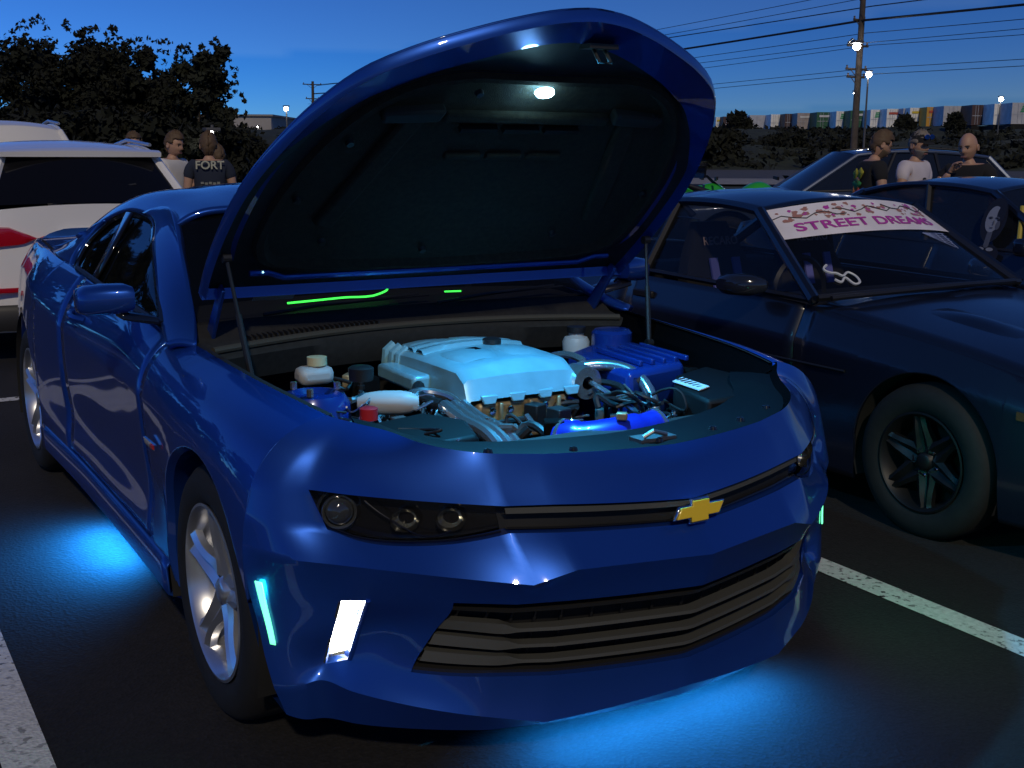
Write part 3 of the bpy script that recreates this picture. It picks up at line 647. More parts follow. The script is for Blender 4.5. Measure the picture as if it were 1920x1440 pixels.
# ------------------------------------------------------------------ grilles, lamps, emblem
# upper slot: back plate, one slat line
def band_strip(r0, r1, ca, cb, push, n=40, v=(0, 1)):
    j = np.linspace(ca*NC, cb*NC, n); o = []
    for q in v:
        row = FULL[r0*NR]*(1-q)+FULL[r1*NR]*q
        o.append(np.stack([np.interp(j, np.arange(NCOL), row[:, k]) for k in range(3)], -1)+np.array([0, push, 0]))
    return np.array(o)
UG = part(MB().grid(band_strip(2, 3, 5, 11, .045, v=(-.1, 1.1))), 'upper_grille', mat('grille_black', (.010, .010, .010), .6))
A = np.concatenate([band_strip(2, 3, 5.05, 10.95, .012, v=(.12, .34)), band_strip(2, 3, 5.05, 10.95, .035, v=(.40,))], 0)
part(MB().grid(A), 'grille_slat', SLATM, parent=UG, ang=40)
A = np.concatenate([band_strip(2, 3, 5.05, 10.95, .020, v=(.86, .94)), band_strip(2, 3, 5.05, 10.95, .04, v=(.98,))], 0)
part(MB().grid(A), 'grille_slat', GLOSSB, parent=UG, ang=40)
# lower grille: back plate and horizontal slats whose outer ends widen
LG = part(MB().grid(band_strip(5, 7, 4, 12, .075, v=(-.05, 1.05))), 'lower_grille', mat('grille_black', ()))
def lg_pt(c, v, push):
    j = c*NC; f = lambda r: np.array([np.interp(j, np.arange(NCOL), FULL[r*NR][:, k]) for k in range(3)])
    a, m, b = f(5), f(6), f(7); p = (a*(1-v*2)+m*v*2) if v < .5 else (m*(2-v*2)+b*(v*2-1))
    return p+np.array([0, push, 0])
for k, vc in enumerate((.33, .55, .77)):
    ka = 4.06; rows = []
    for c in np.linspace(ka, 16-ka, 70):
        e = min(c-4, 12-c)                       # distance from the grille's end in columns
        w_ = .080 if e < .95-.12*k*-1 else (.080+(.028-.080)*min(1, (e-(.95+.12*k))/.28))
        w_ = max(.028, w_)
        top = vc-.045 if e < 1.0+.12*k else vc-.045+(.080-w_)*1.2
        rows.append([lg_pt(c, top, .045), lg_pt(c, top+.005, .012), lg_pt(c, top+w_*1.7, .010), lg_pt(c, top+w_*1.7+.02, .05)])
    part(MB().grid(np.array(rows)), 'grille_slat', SLATM, parent=LG, ang=30)
for v in (.10, .95):
    rows = [[lg_pt(c, v-.03, .05), lg_pt(c, v, .018), lg_pt(c, v+.05, .02), lg_pt(c, v+.07, .06)] for c in np.linspace(4.03, 11.97, 60)]
    part(MB().grid(np.array(rows)), 'grille_slat', mat('slat_black', (.02, .019, .017), .4), parent=LG, ang=30)
for c in np.linspace(4.4, 11.6, 17):
    part(MB().tube([lg_pt(c, .02, .06), lg_pt(c, .98, .06)], .004, 6), 'grille_bar', BLACKP, parent=LG)
# emblem: gold bow-tie with a chrome border, lying on the slot
def bowtie(k, d, y0):
    P = [(-.100, -.012), (-.050, -.012), (-.040, -.0335), (.040, -.0335), (.050, -.012), (.100, -.012), (.078, .012), (.052, .012), (.042, .0335), (-.038, .0335), (-.050, .012), (-.078, .012)]
    P = [(-.100, .018), (-.038, .018), (-.038, .036), (.038, .036), (.038, .018), (.100, .018), (.078, -.018), (.038, -.018), (.038, -.036), (-.038, -.036), (-.038, -.018), (-.122, -.018)]
    P = [(-.088, .019), (-.036, .019), (-.036, .036), (.045, .036), (.045, .019), (.115, .019), (.088, -.019), (.036, -.019), (.036, -.036), (-.045, -.036), (-.045, -.019), (-.115, -.019)]
    c = np.array([0, -.872, .662]); up = np.array([0, .15, 1.]); up /= np.linalg.norm(up); nn = np.array([0, -up[2], up[1]])
    return [c+np.array([x*k[0], 0, 0])+up*z*k[1]+nn*y0 for x, z in P], nn*d
EM = empty('emblem', (0, 0, 0)); EM.parent = CAR
a, d = bowtie((.68, .82), .010, .004); part(MB().prism(a, d), 'emblem_border', CHROME, .003, EM)
a, d = bowtie((.62, .68), .004, .0145); part(MB().prism(a, d), 'emblem_face', mat('emblem_gold', (.85, .58, .03), .45, .0, .3), .002, EM)
# headlights
CLEAR = mat('lens_clear', (.02, .02, .02), .02, spec=.5, alpha=.10)
HLB = mat('headlight_black', (.009, .009, .010), .18, 0, .4)
for (ca, cb, sx) in ((2, 5, -1), (11, 14, 1)):
    H = empty('headlight', (0, 0, 0)); H.parent = CAR
    sh = lambda A: A
    g0 = band_strip(2, 3, ca, cb, 0, 30, v=np.linspace(0, 1, 7))
    g = g0.copy(); g[:, :, 1] += .05; g[:, :, 0] *= .985
    part(MB().grid(g), 'headlight_housing', HLB, parent=H)
    q = g0.copy(); vv = np.sin(np.linspace(0, 1, 7)*math.pi)[:, None]; q[:, :, 1] -= .006*vv
    part(MB().grid(q), 'headlight_lens', CLEAR, parent=H)
    def hp3(u, v, d):
        c = (ca+(cb-ca)*(u if sx < 0 else 1-u))*NC; f = lambda r: np.array([np.interp(c, np.arange(NCOL), FULL[r*NR][:, k]) for k in range(3)])
        return f(2)*(1-v)+f(3)*v+np.array([-sx*.0, d, 0])
    fwd = np.array([sx*.35, -.93, .05]); fwd /= np.linalg.norm(fwd); e1 = np.cross(fwd, [0, 0, 1]); e1 /= np.linalg.norm(e1); e2_ = np.cross(e1, fwd)
    def disc(c, prof, name, m, par, sy=1.):
        mb = MB().lathe(prof, 32, 'z'); c = np.array(c)
        mb.xf(lambda p: c+e1*p[0]+e2_*p[1]*sy+fwd*p[2]); return part(mb, name, m, parent=par, ang=50)
    c1 = hp3(.29, .46, .032)
    PJ = disc(c1, [(-.03, .030), (.008, .042), (.012, .040), (.006, .034)], 'projector_ring', mat('ring_satin', (.60, .60, .55), .16, .95), H)
    disc(c1, [(.0, .034), (.014, .027), (.020, .016), (.022, .0005)], 'projector_lens', mat('projector_glass', (.05, .055, .06), .03, .2, spec=1.), H)
    disc(c1, [(-.010, .046), (-.006, .049), (-.016, .052)], 'projector_bezel', mat('ring_satin', ()), H)
    c2 = hp3(.66, .55, .035)
    for (u, v, a) in ((.64, .52, 0), (.82, .50, 0)):
        cc = hp3(u, v, .034); disc(cc, [(-.03, .010), (-.01, .026), (.006, .034), (.010, .034)], 'reflector_bowl', mat('reflector_dim', (.10, .10, .09), .2, .8), H, .8)
        disc(cc, [(-.028, .001), (-.024, .012), (-.022, .014), (-.016, .020), (-.013, .022), (-.006, .028), (-.003, .030)], 'reflector_facets', mat('reflector_bright', (.6, .6, .52), .2, .9), H, .8)
    bz = MB(); bz.tube(spl([hp3(.47, .15, .03), hp3(.56, .5, .03), hp3(.72, .86, .02), hp3(.80, .75, .02)], 6), .0025, 6); part(bz, 'lamp_accent', GLOSSB, parent=H)
    bz = MB(); bz.tube([hp3(u, .93, .012) for u in np.linspace(.04, .98, 24)], .0022, 6); part(bz, 'light_pipe', GLOSSB, parent=H)
# daytime lamps in the bumper vents
for (ca, cb, sx) in ((2, 3, -1), (13, 14, 1)):
    D = empty('daytime_lamp', (0, 0, 0)); D.parent = CAR
    A = []
    for v in np.linspace(0, 1, 9):
        row = []
        for u in np.linspace(0, 1, 7):
            c = (ca+(cb-ca)*(u if sx < 0 else 1-u))*NC; f = lambda r: np.array([np.interp(c, np.arange(NCOL), FULL[r*NR][:, k]) for k in range(3)])
            a, m, b = f(5), f(6), f(7); p = (a*(1-v*2)+m*v*2) if v < .5 else (m*(2-v*2)+b*(v*2-1)); row.append(p)
        A.append(row)
    A = np.array(A); bk = A+np.array([0, .03, 0]); part(MB().grid(bk), 'lamp_housing', mat('lamp_housing_chrome', (.45, .44, .38), .2, .9), parent=D)
    c = A.mean((0, 1)); gg = A[:8, 1:6]+np.array([0, .012, 0]); part(MB().grid(gg), 'lamp_lens', mat('daytime_glow', (1, 1, .9), .4, emit=(1.0, .97, .82), es=2.6), parent=D, solid=.008)
    ol = MB(); ol.tube([A[i, 0]+np.array([0, .006, 0]) for i in range(9)], .005, 6); part(ol, 'lamp_trim', CHROME, parent=D)
    ol = MB(); ol.tube([A[i, -1]+np.array([0, -.001, 0]) for i in range(9)], .006, 6); part(ol, 'lamp_trim', BLUE, parent=D)
# side markers (teal glow) just ahead of the wheel arch
for sx in (-1, 1):
    def fp(c, r):
        j = (c if sx < 0 else 16-c)*NC; i = r*NR; i0 = int(i); t_ = i-i0; row = FULL[i0]*(1-t_)+FULL[i0+1]*t_
        return np.array([np.interp(j, np.arange(NCOL), row[:, k]) for k in range(3)])+np.array([sx*.0055 if sx < 0 else .001, -.005, 0])
    G = np.array([[fp(.34+.10*t+.22*u, 4.83+2*t*.80) for u in np.linspace(0, 1, 4)] for t in np.linspace(0, 1, 13)])
    part(MB().grid(G), 'side_marker_lamp', mat('marker_glow', (.2, .9, .7), .4, emit=(.14, 1.0, .40), es=.30), solid=.004, off=0)
# ------------------------------------------------------------------ other cars: a body from feature lines, a cabin, wheels
def body_shell(root, paint, YS, LZ, LW, arches, arcr, arcz, doors=(), hood_to=None, deck_from=None, crown=.045, base=.18, nose=.06, tail=.05, crr=(3,)):
    side = loft([[(w, y, z) for w, y, z in zip(LW[k], YS, LZ[k])] for k in range(len(LZ))], 6, 8, crr=crr); sy = side[0, :, 1]
    def prof(y):
        j = int(np.clip(np.searchsorted(sy, y)-1, 0, len(sy)-2)); t = (y-sy[j])/(sy[j+1]-sy[j]); return side[:, j]*(1-t)+side[:, j+1]*t
    def zb(y):
        b = base
        for yc in arches:
            if abs(y-yc) < arcr: b = max(b, arcz+math.sqrt(arcr**2-(y-yc)**2))
        return b
    cuts = [YS[0]]+list(doors)+[YS[-1]]
    names = {2: ['side_panel'], 3: ['front_fender', 'rear_quarter_panel'], 4: ['front_fender', 'door', 'rear_quarter_panel'], 5: ['front_fender', 'door', 'door', 'rear_quarter_panel']}[len(cuts)]
    for sx in (-1, 1):
        for a, b, nm in zip(cuts[:-1], cuts[1:], names):
            ys = set(np.linspace(a+.003, b-.003, 18))
            for yc in arches:
                for k in range(25):
                    y = yc+arcr*math.cos(math.pi*k/24)
                    if a < y < b: ys.add(y)
                for e in (-1, 1):
                    for d in (.0005, -.0005):
                        y = yc+e*(arcr-d)
                        if a < y < b: ys.add(y)
            cols = []
            for y in sorted(ys):
                c = prof(y); z0 = min(zb(y), c[-1, 2]-.01); zs = z0+(c[-1, 2]-z0)*np.linspace(0, 1, 26)
                cols.append(np.stack([sx*np.interp(zs, c[:, 2], c[:, 0]), np.full(26, y), zs], -1))
            MB().grid(np.stack(cols, 1)).build(nm, paint, root, ang=40, solid=.012)
        for yc in arches:
            A = [[(sx*.97*max(LW[2]), yc+(arcr+.01)*math.cos(a), arcz+(arcr+.01)*math.sin(a)), (sx*.5*max(LW[2]), yc+(arcr+.01)*math.cos(a), arcz+(arcr+.01)*math.sin(a))] for a in np.linspace(-.4, math.pi+.4, 21)]
            w_ = MB().grid(np.array(A)); lid(w_, [q[1] for q in A]); w_.build('wheel_liner', DARK, root)
    def top(a, b, nm, n=14, ny=16):
        G = []
        for y in np.linspace(a, b, ny):
            c = prof(y)[-1]; G.append([(c[0]*t, y, c[2]+crown*(1-t*t)) for t in np.linspace(-1, 1, n)])
        MB().grid(np.array(G)).build(nm, paint, root, ang=40, solid=.01)
    if hood_to is not None: top(YS[0], hood_to, 'hood')
    if deck_from is not None: top(deck_from, YS[-1], 'trunk_lid')
    for y, nm, s, bul in ((YS[0], 'front_bumper', -1, nose), (YS[-1], 'rear_bumper', 1, tail)):
        c = prof(y); G = np.array([[(p[0]*t, y+s*bul*(1-t*t)**.7+0, p[2]+(crown*(1-t*t) if i == len(c)-1 else 0)) for t in np.linspace(-1, 1, 17)] for i, p in enumerate(c)])
        MB().grid(G).build(nm, paint, root, ang=40)
    return prof
def cabin(root, paint, glass, B, T, mid=None, wsb=.10, roof_bow=.05, trim=BLACKP, split=None, glass_alpha=None):
    # B: base points (w,y,z) front and rear, T: roof corner points front and rear; mid: extra roof point list between
    (b0, b1), Ts = B, T; n = len(Ts)
    for sx in (-1, 1):
        mx = np.array([sx, 1, 1]); t = spl(Ts, 6); m = len(t)
        bl = np.array([np.array(b0)+(np.array(b1)-np.array(b0))*k/(m-1) for k in range(m)])
        MB().grid(np.stack([bl, bl*.5+t*.5+np.array([.008, 0, 0]), t], 0)*mx-np.array([sx*.012, 0, 0])).build('side_window', glass, root, ang=60)
        MB().tube([np.array(b0)*mx, t[0]*mx], .028, 8).build('a_pillar', paint, root)
        MB().tube([np.array(b1)*mx, t[-1]*mx], .034, 8).build('c_pillar', paint, root)
        MB().tube([p*mx for p in t], .022, 8).build('roof_rail', paint, root)
        MB().tube([np.array(b0)*mx, np.array(b1)*mx], .014, 6).build('belt_moulding', trim, root)
        if split:
            for s_ in split:
                a = np.array(b0)+(np.array(b1)-np.array(b0))*s_; k = int(s_*(m-1)); MB().tube([a*mx, t[k]*mx], .022, 6).build('b_pillar', trim, root)
    t = spl(Ts, 6); X = np.linspace(-1, 1, 15)
    MB().grid(np.array([[(p[0]*x, p[1], p[2]+roof_bow*(1-x*x)) for x in X] for p in t])).build('roof', paint, root, ang=60, solid=.015)
    def scr(a, b, bow, nm):
        G = np.array([[((a[0]*(1-v)+b[0]*v)*x, a[1]*(1-v)+b[1]*v+bow*(1-x*x), a[2]*(1-v)+b[2]*v+roof_bow*v*(1-x*x)+.012*(1-v)*(1-x*x)) for x in X] for v in np.linspace(0, 1, 7)])
        MB().grid(G).build(nm, glass, root, ang=60); return G
    W1 = scr(np.array(b0), t[0], -wsb, 'windshield'); W2 = scr(np.array(b1), t[-1], wsb, 'rear_window')
    return W1, W2
CAB_DARK = mat('cabin_black', (.010, .010, .011), .8)

# --- dark coupe beside the blue car
MATTE = mat('midnight_matte_paint', (.006, .009, .020), .34, .1, .7, coat_rough=.12, bump=.02, bscale=500)
CO = empty('dark_coupe', (2.66, .03, 0), 'matte midnight-blue low coupe with a pink-lettered windshield banner and black wheels', 'car')
cy = [-.80, -.62, -.40, -.15, .15, .45, .70, 1.2, 1.8, 2.2, 2.475, 2.9, 3.3, 3.5]
cz = [[.15]*14, [.28]*14, [.45]*14, [.545, .565, .59, .625, .655, .672, .685, .70, .71, .715, .72, .735, .74, .74], [.60, .645, .69, .735, .775, .81, .84, .852, .862, .868, .88, .90, .90, .89]]
cw_ = [[.60, .68, .72, .735, .74, .74, .74, .74, .74, .74, .74, .73, .70, .66], [.64, .715, .748, .757, .755, .75, .75, .75, .75, .755, .76, .75, .72, .67], [.66, .73, .757, .765, .765, .76, .757, .757, .758, .764, .768, .76, .73, .68], [.66, .73, .755, .764, .765, .763, .762, .762, .762, .766, .768, .76, .73, .68], [.60, .66, .685, .69, .69, .69, .695, .71, .71, .705, .70, .69, .67, .62]]
prof_c = body_shell(CO, MATTE, cy, cz, cw_, (0, 2.475), .345, .31, doors=(.71, 1.95), hood_to=.66, deck_from=2.9, crown=.045, base=.15, crr=(3,))
CGL = mat('coupe_glass', (.008, .011, .016), .04, spec=.5, alpha=.42)
W1, W2 = cabin(CO, MATTE, CGL, ((.70, .66, .862), (.66, 2.75, .90)), [(.535, 1.20, 1.215), (.515, 1.55, 1.242), (.515, 1.95, 1.225), (.53, 2.15, 1.19)], wsb=.10, roof_bow=.05, split=(.58,))
def wpt(u, v, d=0.):     # point on the coupe's windshield: u across -1..1, v up 0..1
    i = v*6; j = (u+1)*7; i0, j0 = min(int(i), 5), min(int(j), 13); a, b = i-i0, j-j0
    p = W1[i0, j0]*(1-a)*(1-b)+W1[i0+1, j0]*a*(1-b)+W1[i0, j0+1]*(1-a)*b+W1[i0+1, j0+1]*a*b
    n = np.array([0, -.48, .87]); return p+n*d
BNW = mat('banner_white', (.84, .80, .82), .45, noise=.10, nscale=6, emit=None)
PINK = mat('banner_pink', (.50, .06, .38), .45); BRO = mat('banner_rust', (.42, .20, .16), .5); CRK = mat('banner_crack', (.03, .03, .04), .6)
bn = MB().grid(np.array([[wpt(u, v, .006) for u in np.linspace(-.97, .97, 40)] for v in (.64, .8, .985)])); BN = bn.build('windshield_banner', BNW, CO)
def flat_text(s, name, m, u0, u1, v0, v1, d, mapf):
    cu = bpy.data.curves.new(name, 'FONT'); cu.body = s; cu.size = 1; cu.extrude = 0; cu.offset = .02
    t = bpy.data.objects.new(name, cu); COL.objects.link(t); dg = bpy.context.evaluated_depsgraph_get()
    me = bpy.data.meshes.new_from_object(t.evaluated_get(dg)); bpy.data.objects.remove(t)
    xs = [v.co.x for v in me.vertices]; ys = [v.co.y for v in me.vertices]; x0, x1, y0, y1 = min(xs), max(xs), min(ys), max(ys)
    for v in me.vertices:
        q = mapf(u0+(u1-u0)*(v.co.x-x0)/(x1-x0), v0+(v1-v0)*(v.co.y-y0)/(y1-y0), d); v.co = Vector(q)
    me.materials.clear(); me.materials.append(m); o = bpy.data.objects.new(name, me); COL.objects.link(o); return o
flat_text('STREET DREAMS', 'banner_lettering', PINK, -.82, .78, .70, .79, .010, wpt).parent = BN
for k in range(70):
    u = rng.uniform(-.9, .9); v = rng.uniform(.82, .95); r = rng.uniform(.01, .035)
    P = [wpt(u+r*math.cos(a)*rng.uniform(.5, 1.6), min(.98, v+r*.8*math.sin(a)*rng.uniform(.4, 1.2)), .008) for a in np.linspace(0, 6.28, 9)[:-1]]
    mb = MB(); lid(mb, P); mb.build('banner_splatter', rng.choice((PINK, BRO, BRO)), BN)
for k in range(3):
    P = [wpt(-.97+.1*q+.6*k, .86+.03*math.sin(q*1.7+k)+.02*k, .009) for q in range(8)]; MB().tube(P, .0025, 5).build('banner_crack', CRK, BN)
# scribbled window stickers
STK = mat('sticker_white', (.62, .64, .66), .5)
sk = spl([wpt(-.83+a*.010, .30-b*.010, .006) for a, b in ((6, -3), (2, 2), (5, 5), (9, 6), (12, 9), (18, 6), (22, 11), (21, 17), (17, 18), (13, 11), (8, 15), (5, 12))], 5)
MB().tube(sk, .006, 5).build('squiggle_sticker', STK, CO)
wb = MB()
for k in range(6):
    a = wpt(.42, .60, .006); b = wpt(.44+.32*math.cos(.15*k-.05), .60-.30*k/5*.55+.0, .006); MB().tube([a, b], .002, 4).build('web_sticker_strand', mat('sticker_blue', (.25, .30, .50), .5), CO)
for k in range(3):
    MB().tube([wpt(.42+.1*(k+1), .60+.004, .006), wpt(.42+.095*(k+1), .60-.06*(k+1), .006)], .002, 4).build('web_sticker_ring', mat('sticker_blue', ()), CO)
MB().tube([(-.66, .60, .875), (-.3, .54, .892), (.1, .53, .90), (.55, .58, .89)], .012, 6).build('wiper_arm', BLACKP, CO)
MB().tube([(-.69, .655, .872), (0, .565, .895), (.69, .655, .872)], .016, 6).build('cowl_trim', BLACKP, CO)
# vent hump on the hood, side mirror, body line trims, seats
vt = MB(); vt.grid(np.array([[(x, y, prof_c(y)[-1][2]+.045*(1-(x/prof_c(y)[-1][0])**2)-.002+.022*max(0, 1-((x+.30)/.09)**2)*max(0, 1-((y-.12)/.22)**2)) for x in np.linspace(-.40, -.20, 9)] for y in np.linspace(-.12, .36, 9)])); vt.build('hood_vent', MATTE, CO)
for sx in (-1, 1):
    A = []
    for (x, s_) in ((.74, .35), (.77, .8), (.82, 1.), (.875, .9), (.90, .5)):
        A.append([(sx*x, .93+.085*s_*np.sign(math.cos(a))*abs(math.cos(a))**.7+.10*(x-.74)/.16, .905+.05*s_*np.sign(math.sin(a))*abs(math.sin(a))**.7) for a in np.linspace(0, 2*math.pi, 17)])
    A = np.array(A); mb = MB().grid(A); lid(mb, A[-1][:-1]); lid(mb, A[0][:-1]); mb.build('door_mirror', mat('mirror_gloss', (.016, .02, .03), .12, 0, .8), CO)
    MB().tube([(sx*.772, y, .60) for y in np.linspace(.4, 2.0, 9)], .006, 6).build('side_moulding', BLACKP, CO)
    MB().box((sx*.748, 1.80, .775), (.02, .16, .035)).build('door_handle', BLACKP, CO, bev=.006)
    MB().tube([(sx*.745, -.36, .545), (sx*.72, -.55, .535), (sx*.65, -.78, .52)], .011, 6).build('bumper_gap_trim', DARK, CO)
    MB().prism([(sx*.757, -.40, .555), (sx*.73, -.60, .55), (sx*.73, -.60, .575), (sx*.757, -.40, .585)], (sx*.008, -.004, 0)).build('corner_lamp', mat('amber_dark', (.10, .05, .02), .2, 0, .5), CO)
    # bucket seat
    s = empty('bucket_seat', (sx*-.33*-1, 1.55, 0)); s.parent = CO
    x0 = 0
    A = []
    for (z, y, w_, th) in ((.42, .02, .23, .06), (.60, .08, .25, .07), (.80, .15, .25, .07), (.95, .20, .20, .06), (1.06, .235, .14, .05), (1.13, .25, .11, .03)):
        A.append([(w_*np.sign(math.cos(a))*abs(math.cos(a))**.5, y+th*np.sign(math.sin(a))*abs(math.sin(a))**.5, z) for a in np.linspace(0, 2*math.pi, 21)])
    A = np.array(A); mb = MB().grid(spl_rows(A)); lid(mb, A[-1][:-1]); mb.build('seat_back', mat('seat_cloth', (.014, .013, .013), .9), s)
    MB().box((0, -.15, .40), (.44, .45, .14)).build('seat_cushion', mat('seat_cloth', ()), s, bev=.04, seg=3)
    for q in (-.075, .075): MB().box((q, .09, .87), (.05, .012, .17), 0, Matrix.Rotation(-.3, 3, 'X')).build('harness_strap', mat('harness_blue', (.20, .22, .75), .6), s)
    text('seat_lettering', 'RECARO', .060, mat('seat_letter', (.60, .42, .38), .6), s, (0, .150, 1.035), (1, 0, 0), (0, .25, 1), .001, .001)
MB().box((0, 1.0, .74), (1.3, .5, .16)).build('dashboard', CAB_DARK, CO, bev=.05, seg=3)
MB().box((0, 1.7, .30), (1.35, 2.2, .05)).build('floor_pan', CAB_DARK, CO)
MB().box((0, 2.35, .60), (1.3, .25, .55)).build('rear_seat', CAB_DARK, CO, bev=.06, seg=3)
MB().lathe([(.0, .15), (.014, .165), (.0, .18), (-.014, .165), (.0, .15)], 32, 'y', (-.33, 1.12, .83)).build('steering_wheel', BLACKP, CO)
BRIM = mat('black_rim', (.006, .006, .0065), .5, .2, .0)
for sx in (-1, 1):
    for yc in (0, 2.475): wheel((sx*.66, yc, .302), sx, tr=.31, rr=.205, wd=.215, spokes=6, rimm=BRIM, parent=CO, discm=BRIM)
MB().box((0, -.6, .13), (1.1, .3, .02)).build('chin_spoiler', BLACKP, CO)

# --- dark sedan in the next bay, with the face sticker in its window
NAVY = mat('black_navy_paint', (.010, .014, .028), .25, .2, .8)
SE = empty('dark_sedan', (5.46, .55, 0), 'dark sedan with a pale portrait sticker on its side window, beyond the low coupe', 'car')
sy_ = [-.85, -.6, -.3, 0, .4, .8, 1.4, 2.0, 2.7, 3.1, 3.5, 3.75]
sz_ = [[.18]*12, [.32]*12, [.50]*12, [.58, .62, .66, .68, .70, .71, .72, .73, .74, .75, .76, .76], [.66, .72, .77, .81, .84, .87, .885, .90, .915, .93, .94, .93]]
sw_ = [[.66, .75, .79, .80, .80, .80, .80, .80, .80, .80, .78, .72], [.70, .78, .83, .84, .84, .83, .83, .83, .84, .84, .82, .75], [.72, .80, .845, .855, .85, .845, .845, .845, .855, .85, .83, .76], [.72, .80, .84, .85, .85, .845, .845, .845, .85, .845, .83, .76], [.64, .70, .74, .75, .75, .75, .755, .755, .75, .74, .72, .66]]
body_shell(SE, NAVY, sy_, sz_, sw_, (0, 2.7), .36, .32, doors=(.75, 1.75, 2.55), hood_to=.72, deck_from=3.0)
SGL = mat('sedan_glass', (.010, .013, .02), .05, spec=.5, alpha=.85)
V1, V2 = cabin(SE, NAVY, SGL, ((.74, .78, .875), (.70, 3.05, .935)), [(.57, 1.45, 1.235), (.555, 1.85, 1.275), (.55, 2.25, 1.265), (.56, 2.55, 1.21)], split=(.47,))
STP = empty('face_sticker', (0, 0, 0)); STP.parent = SE
c_ = np.array([-.70, 1.33, .985]); ey = np.array([0, 1, 0.]); ez = np.array([.38, 0, 1.]); ez /= np.linalg.norm(ez); en = np.array([-1, 0, .38]); en /= np.linalg.norm(en)
def stp(name, cx, cz, rx, rz, m, d, n=20, sq=1.):
    mb = MB(); lid(mb, [c_+ey*-(cx+rx*np.sign(math.cos(a))*abs(math.cos(a))**sq)*.9+ez*(cz+rz*np.sign(math.sin(a))*abs(math.sin(a))**sq)+en*d for a in np.linspace(0, 2*math.pi, n, endpoint=False)]); mb.build(name, m, STP)
PALE = mat('sticker_pale', (.24, .26, .31), .6); INK = mat('sticker_ink', (.01, .01, .015), .6); MID = mat('sticker_mid', (.09, .10, .13), .6)
stp('sticker_hair', .0, .075, .10, .15, INK, .050); stp('sticker_face', -.005, .08, .060, .088, PALE, .053); stp('sticker_hair', .05, .12, .035, .06, INK, .0535); stp('sticker_neck', .0, -.05, .022, .06, MID, .052, sq=.5)
stp('sticker_shoulder', .02, -.155, .10, .07, INK, .051); stp('sticker_collar', -.035, -.12, .03, .012, PALE, .054); stp('sticker_collar', .04, -.12, .03, .012, PALE, .054); stp('sticker_hand', .05, -.20, .04, .028, PALE, .055)
for q in (-.03, .03): stp('sticker_eye', q*.9, .088, .019, .009, MID, .0555); stp('sticker_eye', q*.9, .086, .011, .005, INK, .056)
stp('sticker_nose', .006, .055, .006, .018, MID, .056); stp('sticker_mouth', 0, .022, .014, .005, MID, .056); stp('sticker_cheek', .045, .04, .018, .03, MID, .0545)
MB().tube([(-.735, 1.13, .885), (-.60, 1.22, 1.16)], .016, 8).build('pillar_reflector_strip', mat('strip_yellow', (.45, .36, .05), .4), SE)
MB().box((0, 1.9, .40), (1.4, 2.6, .3)).build('cabin_floor', CAB_DARK, SE); MB().box((0, 1.15, .76), (1.4, .4, .16)).build('dashboard', CAB_DARK, SE, bev=.04)
for sx in (-1, 1):
    for q in (1.75, 2.65): MB().box((sx*.36, q, .80), (.46, .16, .62)).build('seat', CAB_DARK, SE, bev=.06, seg=3)
    for yc in (0, 2.7): wheel((sx*.73, yc, .315), sx, tr=.325, rr=.225, wd=.215, spokes=5, rimm=BRIM, parent=SE, discm=BRIM)
    MB().box((sx*.86, .98, .93), (.18, .10, .11)).build('door_mirror', NAVY, SE, bev=.03, seg=3)

# --- crossover behind the three men, seen from its side
GREY = mat('slate_blue_paint', (.06, .085, .15), .3, .3, .8)
def crossover(name, loc, rz, paint, glass, label, white=False, cabx=1.):
    o = empty(name, loc, label, 'car', rz=rz)
    y_ = [-.92, -.7, -.35, 0, .5, .95, 1.5, 2.1, 2.7, 3.1, 3.45, 3.62]
    z_ = [[.22]*12, [.38]*12, [.58]*12, [.70, .76, .80, .82, .84, .85, .86, .875, .89, .90, .91, .91], [.80, .88, .93, .96, .985, 1.005, 1.02, 1.035, 1.05, 1.06, 1.07, 1.06]]
    w_ = [[.70, .79, .84, .85, .85, .85, .85, .85, .86, .85, .83, .76], [.74, .83, .89, .905, .90, .895, .895, .895, .91, .90, .87, .80], [.76, .85, .905, .92, .91, .905, .905, .905, .92, .91, .88, .82], [.74, .84, .90, .915, .91, .905, .905, .905, .915, .905, .88, .82], [.66, .74, .79, .80, .80, .80, .80, .80, .80, .795, .78, .74]]
    body_shell(o, paint, y_, z_, w_, (0, 2.7), .41, .37, doors=(.85, 1.85, 2.75), hood_to=.85, base=.22, tail=.07)
    V = cabin(o, paint, glass, ((.79, .92, 1.01), (.69, 3.60, 1.10)), [(.62, 1.62, 1.46), (.60, 2.1, 1.505), (.58, 2.7, 1.50), (.53, 3.30, 1.44)], split=(.36, .66), roof_bow=.045, wsb=.09)
    MB().box((0, 2.0, .45), (1.5, 3.0, .3)).build('cabin_floor', CAB_DARK, o)
    for sx in (-1, 1):
        for q in (1.75, 2.65): MB().box((sx*.38, q, .95), (.48, .16, .66)).build('seat', CAB_DARK, o, bev=.06, seg=3)
        for yc in (0, 2.7): wheel((sx*.79, yc, .355), sx, tr=.36, rr=.24, wd=.22, spokes=5, rimm=ALLOY if white else BRIM, parent=o, discm=BRIM)
        MB().tube([(sx*.59, 1.75, 1.52), (sx*.575, 2.3, 1.56), (sx*.56, 3.1, 1.52)], .014, 6).build('roof_bar', ALLOY if white else BLACKP, o)
    return o, V
DGL = mat('crossover_glass', (.012, .016, .026), .05, spec=.5, alpha=.93)
crossover('crossover', (8.45, 8.8, 0), R(-121), GREY, DGL, 'slate-blue crossover parked side-on behind the three men at the right')

